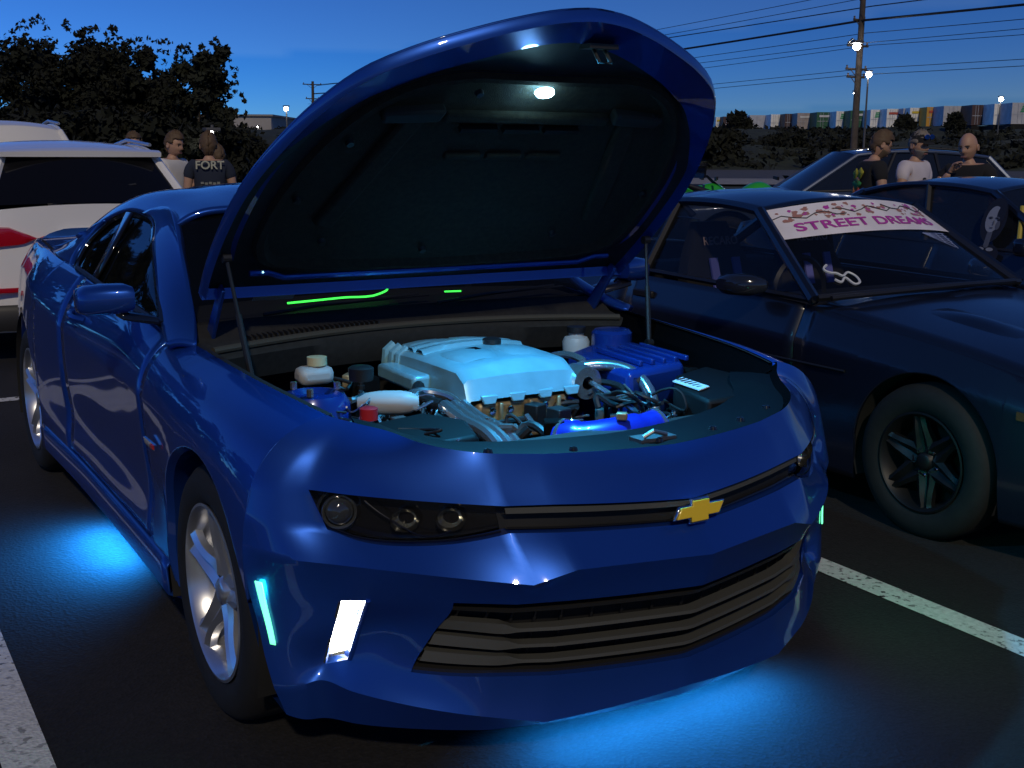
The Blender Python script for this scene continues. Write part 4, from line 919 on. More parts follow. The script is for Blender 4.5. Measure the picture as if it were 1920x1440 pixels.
# --- white hatch SUV behind the blue coupe, rear towards us
WHITE = mat('white_paint', (.82, .81, .80), .28, 0, .7)
SU, V = crossover('white_suv', (.02, 9.45, 0), math.pi, WHITE, mat('privacy_glass', (.006, .006, .007), .06, spec=.4), 'white SUV with red tail lamps parked right behind the blue coupe', True)
REDL = mat('tail_lamp_red', (.30, .006, .012), .12, 0, .8, emit=(.5, .0, .01), es=.01)
for sx in (-1, 1):
    L = MB(); A = []
    for t in np.linspace(0, 1, 12):
        x = .84-(.84-.35)*t; zt = .965-.015*t-.09*max(0, t-.55)/.45; zb_ = .80+.035*t+.045*max(0, t-.7)/.3; yb = 3.655+.045*(1-(x/.84)**2)
        A.append([(sx*x, yb-.03, zt), (sx*x, yb+.012, zt-.01), (sx*x, yb+.02, (zt+zb_)/2), (sx*x, yb+.012, zb_+.01), (sx*x, yb-.03, zb_)])
    L.grid(np.array(A)); lo = L.build('tail_lamp', REDL, SU, ang=40)
    MB().box((sx*.60, 3.70, .52), (.30, .03, .035)).build('bumper_reflector', REDL, SU, bev=.008)
    MB().tube([(sx*.45, 3.66, .28), (sx*.45, 3.76, .28)], .04, 14).build('exhaust_tip', CHROME, SU)
sp = MB().grid(np.array([[(x, 3.20, 1.475+.03*(1-(x/.56)**2)), (x, 3.36, 1.478+.02*(1-(x/.56)**2)), (x, 3.46-.03*(x/.56)**2, 1.462+.012*(1-(x/.56)**2)), (x, 3.45-.03*(x/.56)**2, 1.43), (x, 3.30, 1.43)] for x in np.linspace(-.56, .56, 17)])); sp.build('roof_spoiler', WHITE, SU, ang=50)
MB().tube([(0, 3.62, 1.14), (-.05, 3.585, 1.2), (-.33, 3.56, 1.235)], .010, 6).build('rear_wiper', BLACKP, SU)
MB().box((0, 3.72, .78), (.34, .012, .17)).build('licence_plate', mat('plate_white', (.5, .5, .55), .5), SU, bev=.004)
MB().box((0, 3.715, .91), (.52, .03, .035)).build('tailgate_strip', CHROME, SU, bev=.008)
bl_ = MB().grid(np.array([[(x, 3.69+.06*(1-(x/.84)**2), .42), (x, 3.72+.06*(1-(x/.84)**2), .38), (x, 3.70+.06*(1-(x/.84)**2), .24), (x, 3.5, .22)] for x in np.linspace(-.80, .80, 17)])); bl_.build('lower_valance', BLACKP, SU, ang=50)
# second pale vehicle further back: same kind of body, taller roof
def tall_copy():
    o, V = crossover('white_minivan', (.34, 14.9, 0), math.pi, mat('cream_paint', (.74, .72, .68), .4, 0, .4), mat('cream_paint', ()), 'cream-white minivan whose rounded roof shows above the white SUV', True)
    o.scale = (1.0, 1.0, 1.17); return o
tall_copy()
# car with a big rear wing, and two green motorcycles far behind the coupe
WG, _v = crossover('winged_hatchback', (4.45, 8.9, 0), math.pi, NAVY, DGL, 'black car with a rear wing lit yellow along its edge, behind the open hood', False)
WG.scale = (1, 1, .84)
wg = MB().grid(np.array([[(x, 3.30, 1.56), (x, 3.42, 1.60), (x, 3.62, 1.625), (x, 3.63, 1.60), (x, 3.45, 1.575)] for x in np.linspace(-.74, .74, 9)])); WGo = wg.build('rear_wing', GLOSSB, WG, ang=40)
MB().tube([(x, 3.635, 1.590) for x in np.linspace(-.62, .62, 12)], .014, 6).build('wing_edge_reflection', mat('amber_reflection_glow', (.9, .8, .3), .4, emit=(1., .78, .25), es=.09), WGo)  # yellow reflection along the wing edge, made as a glowing strip
for sx in (-1, 1): MB().prism([(sx*.74, 3.24, 1.50), (sx*.74, 3.66, 1.50), (sx*.74, 3.68, 1.66), (sx*.74, 3.30, 1.62)], (sx*.02, 0, 0)).build('wing_end_plate', GLOSSB, WGo)
for sx in (-.45, .45): MB().box((sx, 3.42, 1.50), (.03, .12, .16)).build('wing_stand', GLOSSB, WGo)
GRN = mat('bike_green', (.03, .40, .04), .3, 0, .6)
def motorcycle(loc, rz, label):
    o = empty('motorcycle', loc, label, 'motorcycle', 'green motorcycles', rz)
    for y in (0, 1.40):
        MB().lathe([(-.06, .22), (-.065, .28), (-.03, .31), (.03, .31), (.065, .28), (.06, .22)], 32, 'x', (0, y, .31)).build('tyre', RUBBER, o)
        MB().lathe([(-.04, .03), (-.03, .05), (-.03, .21), (-.05, .225), (.05, .225), (.03, .21), (.03, .05), (.04, .03)], 24, 'x', (0, y, .31)).build('rim', BRIM, o)
    fr_ = MB().grid(spl_rows(np.array([[(w*math.cos(a), y, z+h*math.sin(a)) for a in np.linspace(0, 2*math.pi, 15)] for (y, z, w, h) in ((-.12, .80, .05, .06), (.05, .86, .16, .20), (.30, .78, .19, .26), (.62, .70, .17, .24), (.95, .68, .10, .10))]))); fr_.build('fairing', GRN, o)
    MB().grid(spl_rows(np.array([[(w*math.cos(a), y, z+h*math.sin(a)) for a in np.linspace(0, 2*math.pi, 13)] for (y, z, w, h) in ((.45, .95, .09, .05), (.62, 1.0, .15, .09), (.85, .95, .12, .08), (1.0, .86, .08, .04))]))).build('fuel_tank', GRN, o)
    MB().grid(spl_rows(np.array([[(w*math.cos(a), y, z+h*math.sin(a)) for a in np.linspace(0, 2*math.pi, 13)] for (y, z, w, h) in ((.95, .84, .10, .04), (1.25, .88, .12, .05), (1.65, 1.0, .07, .05), (1.82, 1.06, .03, .02))]))).build('tail_seat', BLACKP, o)
    MB().prism([(-.11, .02, 1.0), (.11, .02, 1.0), (.07, .22, 1.17), (-.07, .22, 1.17)], (0, .008, .004)).build('windscreen', DGL, o)
    MB().tube([(-.34, .38, 1.0), (-.10, .28, 1.03), (.10, .28, 1.03), (.34, .38, 1.0)], .014, 8).build('handlebar', BLACKP, o)
    for sx in (-1, 1):
        MB().tube([(sx*.09, 0, .31), (sx*.08, .24, .95)], .024, 8).build('fork_leg', SIL, o)
        MB().prism([(sx*.24, .16, 1.10), (sx*.34, .17, 1.12), (sx*.34, .17, 1.16), (sx*.24, .16, 1.15)], (0, .03, 0)).build('bike_mirror', BLACKP, o)
    MB().box((0, .66, .48), (.26, .50, .36)).build('bike_engine', BAYB, o, bev=.04)
    MB().tube([(.12, .8, .40), (.16, 1.2, .42), (.18, 1.6, .52)], .045, 12).build('exhaust', SIL, o)
    MB().tube([(.08, .85, .40), (.09, 1.40, .31)], .025, 8).build('swing_arm', BLACKP, o)
    return o
motorcycle((9.3, 9.7, 0), R(70), 'green motorcycle nearer the winged car, seen over the coupe roof')
motorcycle((10.3, 9.2, 0), R(80), 'darker green motorcycle nearer the slate-blue crossover, seen over the coupe roof')

# ------------------------------------------------------------------ parking lines
def line(x0, x1, y0, y1): tag(MB().add([(x0, y0, .004), (x1, y0, .004), (x1, y1, .004), (x0, y1, .004)], [(0, 1, 2, 3)]).build('bay_line', LINE), kind='structure')
for k in range(-3, 6):
    xa = -1.335-.115+2.73*k; line(xa, xa+.115, -2.2, 4.45); line(xa, xa+.115, 4.58, 10.6)
line(-12, 18, 4.46, 4.57)

# ------------------------------------------------------------------ people
SKIN = mat('skin', (.45, .26, .17), .55); HAIRB = mat('brown_hair', (.10, .06, .03), .7); HAIRG = mat('grey_hair', (.20, .17, .14), .7)
def skinmesh(name, V, E, rad, m, parent, sub=2, root=0):
    me = bpy.data.meshes.new(name); me.from_pydata(V, E, []); o = bpy.data.objects.new(name, me); COL.objects.link(o)
    o.modifiers.new('k', 'SKIN'); sub_ = o.modifiers.new('u', 'SUBSURF'); sub_.levels = sub_.render_levels = sub
    sd = me.skin_vertices[0].data
    for i, r in enumerate(rad): sd[i].radius = (r if isinstance(r, tuple) else (r, r)); sd[i].use_root = (i == root)
    dg = bpy.context.evaluated_depsgraph_get(); m2 = bpy.data.meshes.new_from_object(o.evaluated_get(dg)); bpy.data.objects.remove(o)
    o = bpy.data.objects.new(name, m2); COL.objects.link(o); m2.materials.clear(); m2.materials.append(m); m2.shade_smooth(); o.parent = parent; return o
def head_mesh(name, m, parent, c, yaw, pitch, beard=None, hair=None, long=0., bald=False, hat=None):
    # a head with brow, nose, jaw, ears; faces local -y
    Rm = Matrix.Rotation(yaw, 3, 'Z') @ Matrix.Rotation(pitch, 3, 'X')
    def shape(th, ph):
        x = .076*math.cos(ph)*math.sin(th); y = -.098*math.cos(ph)*math.cos(th); z = .122*math.sin(ph)
        f = max(0, math.cos(th))*max(0, math.cos(ph)); zz = z/.122
        if zz < -.1: k = 1-.30*min(1, (-.1-zz)/.9); x *= k; y = y*k-.012*f*min(1, (-.1-zz)*2)
        if abs(zz+.12) < .22 and abs(x) < .02: y -= .026*(1-abs(zz+.12)/.22)*(1-abs(x)/.02)
        if abs(zz-.08) < .12 and .015 < abs(x) < .055 and y < 0: y += .010
        if abs(zz+.52) < .08 and abs(x) < .03 and y < 0: y -= .006
        return np.array([x, y, z])
    G = np.array([[shape(th, ph) for th in np.linspace(-math.pi, math.pi, 33)] for ph in np.linspace(-1.5, 1.5, 25)])
    T = lambda p: np.array(c)+np.array(Rm @ Vector(p))
    mb = MB().grid(G); mb.xf(T); ho = mb.build('head', m, parent, ang=180)
    for sx in (-1, 1):
        e = MB().lathe([(-.01, .001), (-.008, .022), (.004, .028), (.012, .024), (.010, .001)], 12, 'x'); e.xf(lambda p: T(np.array([sx*.076, .012, -.005])+p*np.array([sx, .75, 1.15]))); e.build('ear', m, ho)
        e = MB().lathe([(-.005, .0005), (-.003, .006), (0, .007)], 10, 'y'); e.xf(lambda p: T(np.array([sx*.031, -.080, .010])+p)); e.build('eye', mat('eye_dark', (.03, .025, .02), .2), ho)
        e = MB().tube([T((sx*.015, -.093, .030)), T((sx*.033, -.094, .036)), T((sx*.050, -.082, .030))], .005, 6); e.build('eyebrow', hair or HAIRB, ho)
    MB().tube([T((-.026, -.092, -.064)), T((0, -.100, -.062)), T((.026, -.092, -.064))], .0055, 6).build('mouth', mat('lip', (.30, .13, .11), .5), ho)
    if hair and not bald:
        def hs(th, ph):
            p = shape(th, ph)*1.075; p[2] += .010; jit = .004*math.sin(9*th+7*ph); return p*(1+jit*5)
        cells = lambda i, j: False
        ths = np.linspace(-math.pi, math.pi, 33); phs = np.linspace(-.75-long, 1.5, 22)
        H = np.array([[hs(th, ph) for th in ths] for ph in phs])
        def sk(i, j):
            th = abs(ths[j]+.1); ph = phs[i]; front = th < 1.15
            return (front and ph < .52) or (th < 1.75 and ph < .05) or (1.75 <= th < 2.1 and ph < -.35)
        h = MB().grid(H, sk); rj = random.Random(int(abs(c[0])*1000)+3); h.xf(lambda p: T(p+np.array([rj.gauss(0, .0035), rj.gauss(0, .0035), rj.gauss(0, .0045)]))); h.build('hair', hair, ho, ang=180, solid=.01, off=1)
    if beard:
        ths = np.linspace(-1.5, 1.5, 25); phs = np.linspace(-1.45, -.28, 12)
        B = np.array([[shape(th, ph)*np.array([1.08, 1.08, 1.06])+np.array([0, -.006, -.012*max(0, -ph-.7)*3*max(0, math.cos(th))]) for th in ths] for ph in phs])
        def sk(i, j): return abs(ths[j]) < .38 and phs[i] > -.62 and phs[i] < -.40
        h = MB().grid(B, sk); h.xf(T); h.build('beard', beard, ho, ang=180, solid=.008, off=1)
    return ho, T
def person(loc, face, label, shirt, trouser, H=1.76, arms='down', yaw=0, pitch=0, hair=HAIRB, beard=None, bald=False, lean=0., sleeve=.55, skin=SKIN, long=0.):
    o = empty('person', loc, label, 'person', None, face); k = H/1.76
    P = lambda x, y, z: np.array([x*k, (y-lean*max(0, z-.95))*k, z*k])
    # one body surface: torso, arms to the fingertips, legs
    shL, shR = P(.19, .0, 1.44), P(-.19, .0, 1.44)
    pose = {'down': ((.25, .02, 1.16), (.27, -.06, .92)), 'front': ((.27, -.03, 1.17), (.10, -.26, 1.10)), 'phone': ((.25, -.06, 1.18), (.12, -.30, 1.14)), 'lean': ((.27, -.16, 1.18), (.26, -.36, 1.0)), 'face': ((.25, -.16, 1.20), (.09, -.20, 1.42))}
    aL, aR = arms if isinstance(arms, tuple) else (arms, arms)
    V = [P(0, .01, .98), P(0, .01, 1.12), P(0, .005, 1.28), P(0, .01, 1.42), P(0, .0, 1.50), P(0, -.012-.03*pitch, 1.565)]
    rad = [(.165, .115), (.155, .105), (.175, .115), (.15, .095), (.062, .06), (.055, .055)]; E = [(0, 1), (1, 2), (2, 3), (3, 4), (4, 5)]
    hands = []
    for s, a in ((1, aL), (-1, aR)):
        e, w = pose[a]; i = len(V); el = P(s*e[0], e[1], e[2]); wr = P(s*w[0], w[1], w[2])
        V += [P(s*.165, .005, 1.435), P(s*.215, .005, 1.40), el, el*.45+wr*.55, wr]; rad += [.075, .062, .047, .042, .030]; E += [(3, i), (i, i+1), (i+1, i+2), (i+2, i+3), (i+3, i+4)]
        hands.append((s, el, wr))
    for s in (1, -1):
        i = len(V); V += [P(s*.095, .01, .90), P(s*.11, -.01, .52), P(s*.115, .01, .30), P(s*.12, .02, .09), P(s*.13, -.12, .04)]; rad += [.098, .066, .06, .045, .042]; E += [(0, i), (i, i+1), (i+1, i+2), (i+2, i+3), (i+3, i+4)]
    V = [tuple(v) for v in V]; rad = [tuple(q*k for q in r) if isinstance(r, tuple) else r*k for r in rad]
    skinmesh('body', V, E, rad, skin, o)
    # shirt over torso and upper arms, trousers over the legs, shoes
    Vs = [P(0, .01, .93), P(0, .01, 1.12), P(0, .005, 1.28), P(0, .01, 1.42), P(0, .005, 1.475)]; rs = [(.185, .135), (.175, .125), (.192, .132), (.165, .108), (.085, .078)]; Es = [(0, 1), (1, 2), (2, 3), (3, 4)]
    for (s, el, wr) in hands:
        i = len(Vs); sh = P(s*.215, .005, 1.40); Vs += [P(s*.165, .005, 1.435), sh, sh*(1-sleeve)+el*sleeve]; rs += [.088, .076, .070]; Es += [(3, i), (i, i+1), (i+1, i+2)]
    skinmesh('shirt', [tuple(v) for v in Vs], Es, [tuple(q*k for q in r) if isinstance(r, tuple) else r*k for r in rs], shirt, o)
    Vt = [P(0, .01, 1.0), P(0, .01, .92)]; rt = [(.178, .125), (.175, .13)]; Et = [(0, 1)]
    for s in (1, -1):
        i = len(Vt); Vt += [P(s*.095, .01, .82), P(s*.112, -.01, .50), P(s*.12, .015, .10)]; rt += [.108, .082, .07]; Et += [(1, i), (i, i+1), (i+1, i+2)]
    skinmesh('trousers', [tuple(v) for v in Vt], Et, [tuple(q*k for q in r) if isinstance(r, tuple) else r*k for r in rt], trouser, o)
    for s in (1, -1):
        MB().grid(spl_rows(np.array([[(s*.125*k+.048*k*w*math.cos(a), y*k, max(.0, .045*k+.045*k*h*math.sin(a))) for a in np.linspace(0, 2*math.pi, 13)] for (y, w, h) in ((.10, .5, .6), (.06, .9, 1.1), (-.05, 1., .9), (-.15, .9, .6), (-.19, .4, .35))]))).build('shoe', BLACKP, o)
    # hands: palm and five fingers
    for (s, el, wr) in hands:
        d = wr-el; d /= np.linalg.norm(d); side = np.cross(d, [0, 0, 1.]); side /= np.linalg.norm(side)+1e-9; nn = np.cross(side, d)
        Vh = [tuple(wr), tuple(wr+d*.05), tuple(wr+d*.085)]; rh = [(.026, .018), (.038, .016), (.036, .014)]; Eh = [(0, 1), (1, 2)]
        for q, (off, ln) in enumerate(((-.030, .062), (-.010, .072), (.010, .068), (.028, .052))):
            b = wr+d*.088+side*off; i = len(Vh); Vh += [tuple(b), tuple(b+d*ln*.5-nn*.012), tuple(b+d*ln*.75-nn*.035)]; rh += [.010, .009, .0075]; Eh += [(2, i), (i, i+1), (i+1, i+2)]
        i = len(Vh); b = wr+d*.03+side*(-.034); Vh += [tuple(b), tuple(b+d*.03-side*.022-nn*.01), tuple(b+d*.062-side*.022-nn*.022)]; rh += [.014, .011, .009]; Eh += [(1, i), (i, i+1), (i+1, i+2)]
        skinmesh('hand', Vh, Eh, rh, skin, o, 1)
    ho, T = head_mesh('head', skin, o, P(0, -.025-.05*pitch, 1.655), yaw, pitch, beard, hair, long, bald)
    return o, ho, T, P
DEN = mat('denim', (.03, .045, .09), .9); KHA = mat('khaki', (.22, .18, .12), .9); BLKC = mat('black_cloth', (.012, .012, .013), .95)
WSH = mat('white_shirt', (.66, .64, .62), .9, noise=.08, nscale=8); WSH2 = mat('lilac_white_shirt', (.60, .55, .60), .9, noise=.08, nscale=8); NVS = mat('navy_shirt', (.018, .025, .045), .95)
# left group, standing behind the white SUV
p, h, T, P = person((1.55, 9.35, 0), R(35), 'man in a white tee looking down at his hands, between two others at left', WSH, DEN, 1.63, 'phone', 0, .25)
p2, h2, T2, P2 = person((1.83, 9.0, 0), R(165), 'man with his back turned in a navy tee with pale lettering', NVS, DEN, 1.62, 'down', 0, .1, long=.15)
text('shirt_lettering', 'FORT', .115, mat('print_cream', (.45, .45, .35), .8), p2, (0, .138, 1.33), (-1, 0, 0), (0, .06, 1), .002, .002)
for k in range(5): MB().box((-.08+.04*k, .132, 1.155-.006*(k % 2)), (.03, .004, .022)).build('print_mark', mat('print_dim', (.22, .23, .20), .8), p2)
person((1.28, 9.8, 0), R(-20), 'person whose face just shows past the roof corner of the white SUV', BLKC, BLKC, 1.62, 'down', R(15), .0)
person((2.35, 10.4, 0), R(200), 'person in dark clothes half hidden by the edge of the open hood', BLKC, DEN, 1.5, 'down')
# right group
q, hq, Tq, Pq = person((6.80, 4.80, 0), R(65), 'bearded man in a black tee with a bright back print, bending his head down', BLKC, DEN, 1.66, 'front', 0, .45, beard=mat('brown_beard', (.12, .08, .05), .9), hair=HAIRB, lean=.10)
for (cx, cz, rx, rz, m) in ((-.05, 1.38, .07, .05, mat('print_yellow', (.45, .40, .03), .8)), (.06, 1.37, .06, .05, mat('print_yellow', ())), (.0, 1.27, .10, .05, mat('print_green', (.04, .25, .06), .8)), (-.04, 1.18, .09, .06, mat('print_red', (.40, .06, .04), .8)), (.06, 1.16, .05, .08, mat('print_orange', (.45, .18, .05), .8)), (.0, 1.31, .05, .03, mat('print_rose', (.35, .15, .16), .8))):
    mb = MB(); lid(mb, [Pq(cx+rx*math.cos(a)*(1+.2*math.sin(3*a)), .140, cz+rz*math.sin(a)*(1+.2*math.cos(4*a))) for a in np.linspace(0, 2*math.pi, 22, endpoint=False)]); mb.build('shirt_print', m, q, solid=.004)
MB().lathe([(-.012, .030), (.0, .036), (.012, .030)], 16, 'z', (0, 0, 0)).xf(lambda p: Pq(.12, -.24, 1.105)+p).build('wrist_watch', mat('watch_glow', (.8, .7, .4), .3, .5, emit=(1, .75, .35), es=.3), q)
r_, hr, Tr, Pr = person((7.42, 4.78, 0), R(10), 'grey-bearded man in a pale tee with blue sunglasses pushed up on his cap', WSH2, DEN, 1.66, 'front', R(-10), .18, beard=mat('grey_beard', (.20, .18, .16), .9), hair=HAIRG)
MB().grid(np.array([[Tr(np.array([.083*math.cos(a)*c2, .004-.102*math.sin(a)*c2, .045+.09*s2])) for a in np.linspace(0, 2*math.pi, 25)] for c2, s2 in ((1.03, 0), (1.0, .4), (.8, .75), (.4, .95), (.05, 1.))])).build('cap_crown', BLKC, hr)
MB().grid(np.array([[Tr(np.array([x, -.095-d*(1-(x/.09)**2)*.6, .050-.012*d/.07])) for x in np.linspace(-.075, .075, 9)] for d in (0, .05, .09)])).build('cap_brim', BLKC, hr, solid=.004)
for sx in (-1, 1):
    mb = MB().lathe([(-.004, .0005), (-.004, .026), (.004, .028), (.004, .0005)], 18, 'y'); mb.xf(lambda p: Tr(np.array([sx*.033, -.100, .098])+p*np.array([1.15, 1, .85]))); mb.build('sunglass_lens', mat('mirror_blue', (.03, .16, .75), .12, .8), hr)
MB().tube([Tr((-.006, -.104, .10)), Tr((.006, -.104, .10))], .003, 6).build('sunglass_bridge', BLACKP, hr)
mb = MB(); lid(mb, [Pr(-.03+.035*math.cos(a), -.138, 1.32+.018*math.sin(a)) for a in np.linspace(0, 6.28, 16, endpoint=False)]); mb.build('shirt_emblem', BLKC, r_, solid=.003)
person((7.0, 3.85, 0), R(285), 'bald man in a black top with a hand raised to his chin', BLKC, BLKC, 1.64, ('down', 'face'), 0, .25, bald=True, sleeve=.35)
# ------------------------------------------------------------------ far ground: verge, road, bank (frame: D metres ahead, s metres to the right)
FW = np.array([_f[0], _f[1], 0]); FW /= np.linalg.norm(FW); RT = np.array([FW[1], -FW[0], 0])
def fs(D, s, z=0.): return np.array([CPOS[0], CPOS[1], 0])+FW*D+RT*s+np.array([0, 0, z])
GRASS = mat('grass_soil', (.020, .026, .011), .95, noise=.5, nscale=.8, bump=.8, bscale=30)
def strip(name, D0, D1, z, m, s0=-260, s1=320): tag(MB().add([fs(D0, s0, z), fs(D0, s1, z), fs(D1, s1, z), fs(D1, s0, z)], [(0, 1, 2, 3)]).build(name, m), kind='structure')
strip('grass_verge', 30, 52, .010, GRASS)
strip('pavement', 52, 64, .10, mat('concrete', (.22, .21, .20), .85, noise=.2, nscale=2))
strip('road', 64, 102, .014, mat('road_asphalt', (.060, .058, .058), .85, noise=.2, nscale=1))
strip('road_edge_line', 65.4, 65.9, .018, mat('line_far', (.4, .4, .38), .8))
bk = MB(); G = []
for s in np.linspace(-260, 340, 121):
    G.append([fs(D, s, z+.5*math.sin(s*.11+D*.3)*(D > 106)+.3*math.sin(s*.37+D)*(D > 106)) for D, z in ((102, .02), (108, .6), (118, 1.6), (130, 2.7), (142, 3.6), (152, 4.3), (300, 4.5))])
tag(bk.grid(np.array(G)).build('embankment', GRASS, ang=180), kind='structure')
# ------------------------------------------------------------------ foliage
LEAF = mat('leaf', (.012, .015, .006), .9, noise=.4, nscale=1.5)
LEAFD = mat('leaf_dark', (.008, .010, .0045), .95, noise=.4, nscale=1.5)
BARK = mat('bark', (.05, .038, .028), .95, noise=.4, nscale=8, bump=.8, bscale=30)
def leaves(mb, c, rx, ry, rz, n, size, r, shell=.45):
    V, F = [], []
    for _ in range(n):
        while True:
            d = np.array([r.gauss(0, 1) for _ in range(3)]); d /= np.linalg.norm(d); q = (shell+(1-shell)*r.random())
            break
        p = np.array(c)+d*q*np.array([rx, ry, rz])
        a = np.array([r.gauss(0, 1) for _ in range(3)]); a /= np.linalg.norm(a); b = np.cross(a, d+np.array([.1, .2, .3])); b /= np.linalg.norm(b)+1e-6
        s = size*r.uniform(.5, 1.4); i = len(V); V += [p-a*s, p+b*s*.55, p+a*s, p-b*s*.55]; F.append((i, i+1, i+2, i+3))
    mb.add(V, F)
def tree(loc, H, W_, label, seed, n=26, per=190, size=.16, m=None, trunk_h=.35, nm='tree', loose=1., grp='trees at the left edge of the lot'):
    r = random.Random(seed); o = empty(nm, loc, label, 'tree', grp)
    t = MB(); pts = [np.array([0, 0, -.1]), np.array([r.uniform(-.1, .1), r.uniform(-.1, .1), H*trunk_h]), np.array([r.uniform(-.3, .3), r.uniform(-.3, .3), H*.75])]
    t.tube(spl(pts, 5), list(np.linspace(.03*H, .008*H, 11)), 10); t.build('trunk', BARK, o)
    cr_ = MB()
    for k in range(n):
        a = r.uniform(0, 2*math.pi); zf = r.uniform(.12, .92); rad = W_*.5*math.sqrt(max(.05, 1-((zf-.45)/.55)**2))*r.uniform(.25, .92)
        c = np.array([rad*math.cos(a), rad*math.sin(a), H*zf]); s = W_*r.uniform(.11, .19)*loose
        if k < 9:
            b = pts[1]*(1-.5)+pts[2]*.5 if k % 2 else pts[1]; MB().tube([b, (b+c)/2+np.array([0, 0, .1*H*r.random()]), c], [.012*H, .008*H, .004*H], 7).build('limb', BARK, o)
        leaves(cr_, c, s, s, s*.8, per, size, r)
        leaves(cr_, c*np.array([.8, .8, .95]), s*.8, s*.8, s*.7, per//4, size*2.0, r, .1)
    for k in range(n*5):  # stray sprigs break the outline
        a = r.uniform(0, 2*math.pi); zf = r.uniform(.15, 1.0); rad = W_*.5*math.sqrt(max(.03, 1-((zf-.45)/.57)**2))*r.uniform(.85, 1.08)
        leaves(cr_, (rad*math.cos(a), rad*math.sin(a), H*zf), W_*.04, W_*.04, W_*.04, 9, size*.8, r, .1)
    cr_.build('crown', m or LEAF, o, ang=180, weld=0); return o
def at_px(px, D): return fs(D, (px-960)/2162*D*math.cos(CPITCH)*1.02)
for (px, D, H, W_, lb, sd, m, lo) in ((15, 47, 4.9, 3.4, 'low dark tree cut by the left picture edge', 1, LEAFD, 1.15), (120, 45, 6.3, 4.4, 'tallest dark tree of the clump at left', 2, LEAFD, 1.1), (215, 46, 6.1, 3.6, 'second dense tree from the left with a spiky top', 3, LEAFD, 1.1), (300, 46, 5.7, 3.6, 'dense tree in the right middle of the clump', 4, LEAFD, 1.05), (400, 44, 5.5, 2.9, 'airy rightmost tree of the clump with gaps in its crown', 5, LEAF, .85)):
    tree(tuple(at_px(px, D)), H, W_, lb, sd, 34 if lo > 1 else 30, 330 if lo > 1 else 210, .115, m, loose=lo, trunk_h=.25)
for i, (px, D, H, W_) in enumerate(((70, 41, 2.7, 4.0), (190, 41, 2.5, 4.0), (300, 41, 2.6, 3.6), (405, 42, 2.3, 2.6), (470, 60, 2.2, 3.0))):
    tree(tuple(at_px(px, D)), H, W_, ('shrub filling the foot of the clump, leftmost', 'shrub under the tallest trees at left', 'shrub behind the white SUV roof edge', 'shrub behind the man in the navy tee', 'small shrub by the edge of the raised hood')[i], 20+i, 16, 170, .16, LEAFD, .1, 'shrub', 1.3, 'shrubs under the trees')
for i, (x, y, H, W_) in enumerate(((-3.5, 27, 6.6, 6.0), (-8, 25, 7.2, 6.5), (-12.5, 22, 6.4, 6.0), (-16, 16.5, 6.0, 6.0))):
    tree((x, y, 0), H, W_, ('tall tree just outside the left picture edge, mirrored in the door of the blue coupe', 'tallest tree beyond the left picture edge, mirrored in the front fender', 'tree further left of the picture, second from the near end of the row', 'tree at the near left end of the row outside the picture')[i], 70+i, 22, 160, .22, LEAFD, .3, 'tree', 1.15)
br = MB(); r9 = random.Random(9)
for k in range(420):
    D = r9.uniform(103, 158); s = r9.uniform(.05, .52)*D if k % 4 else r9.uniform(-.3, .1)*D; z = np.interp(D, (102, 108, 118, 130, 142, 152, 160), (0, .6, 1.6, 2.7, 3.6, 4.3, 4.4))
    w_ = r9.uniform(.8, 2.6); leaves(br, fs(D, s, z+.1), w_, w_, r9.uniform(.3, .8), 45, .36, r9, .2)
tag(br.build('brush', LEAFD, ang=180, weld=0), 'dark brush covering the bank below the freight containers', 'brush', kind='stuff')
for i, (px, D, H, W_, z) in enumerate(((1372, 150, 3.0, 3.2, 3.4), (1590, 112, 2.2, 4.5, .8), (1675, 150, 2.4, 2.4, 3.6), (1768, 148, 3.2, 2.0, 3.2), (1460, 120, 1.6, 4, 1.6), (1330, 108, 3.0, 5, .6))):
    p = at_px(px, D); p[2] = z
    tree(tuple(p), H, W_, ('round bush in front of the leftmost containers', 'bush at the foot of the tall utility pole', 'spiky bush below the white container with the red bar', 'bush in front of the pale grey container', 'low bush on the middle of the bank', 'bush next to the edge of the raised hood at right')[i], 40+i, 16, 90, .38, LEAFD, .1, 'bush', 1.2, 'bushes on the bank')
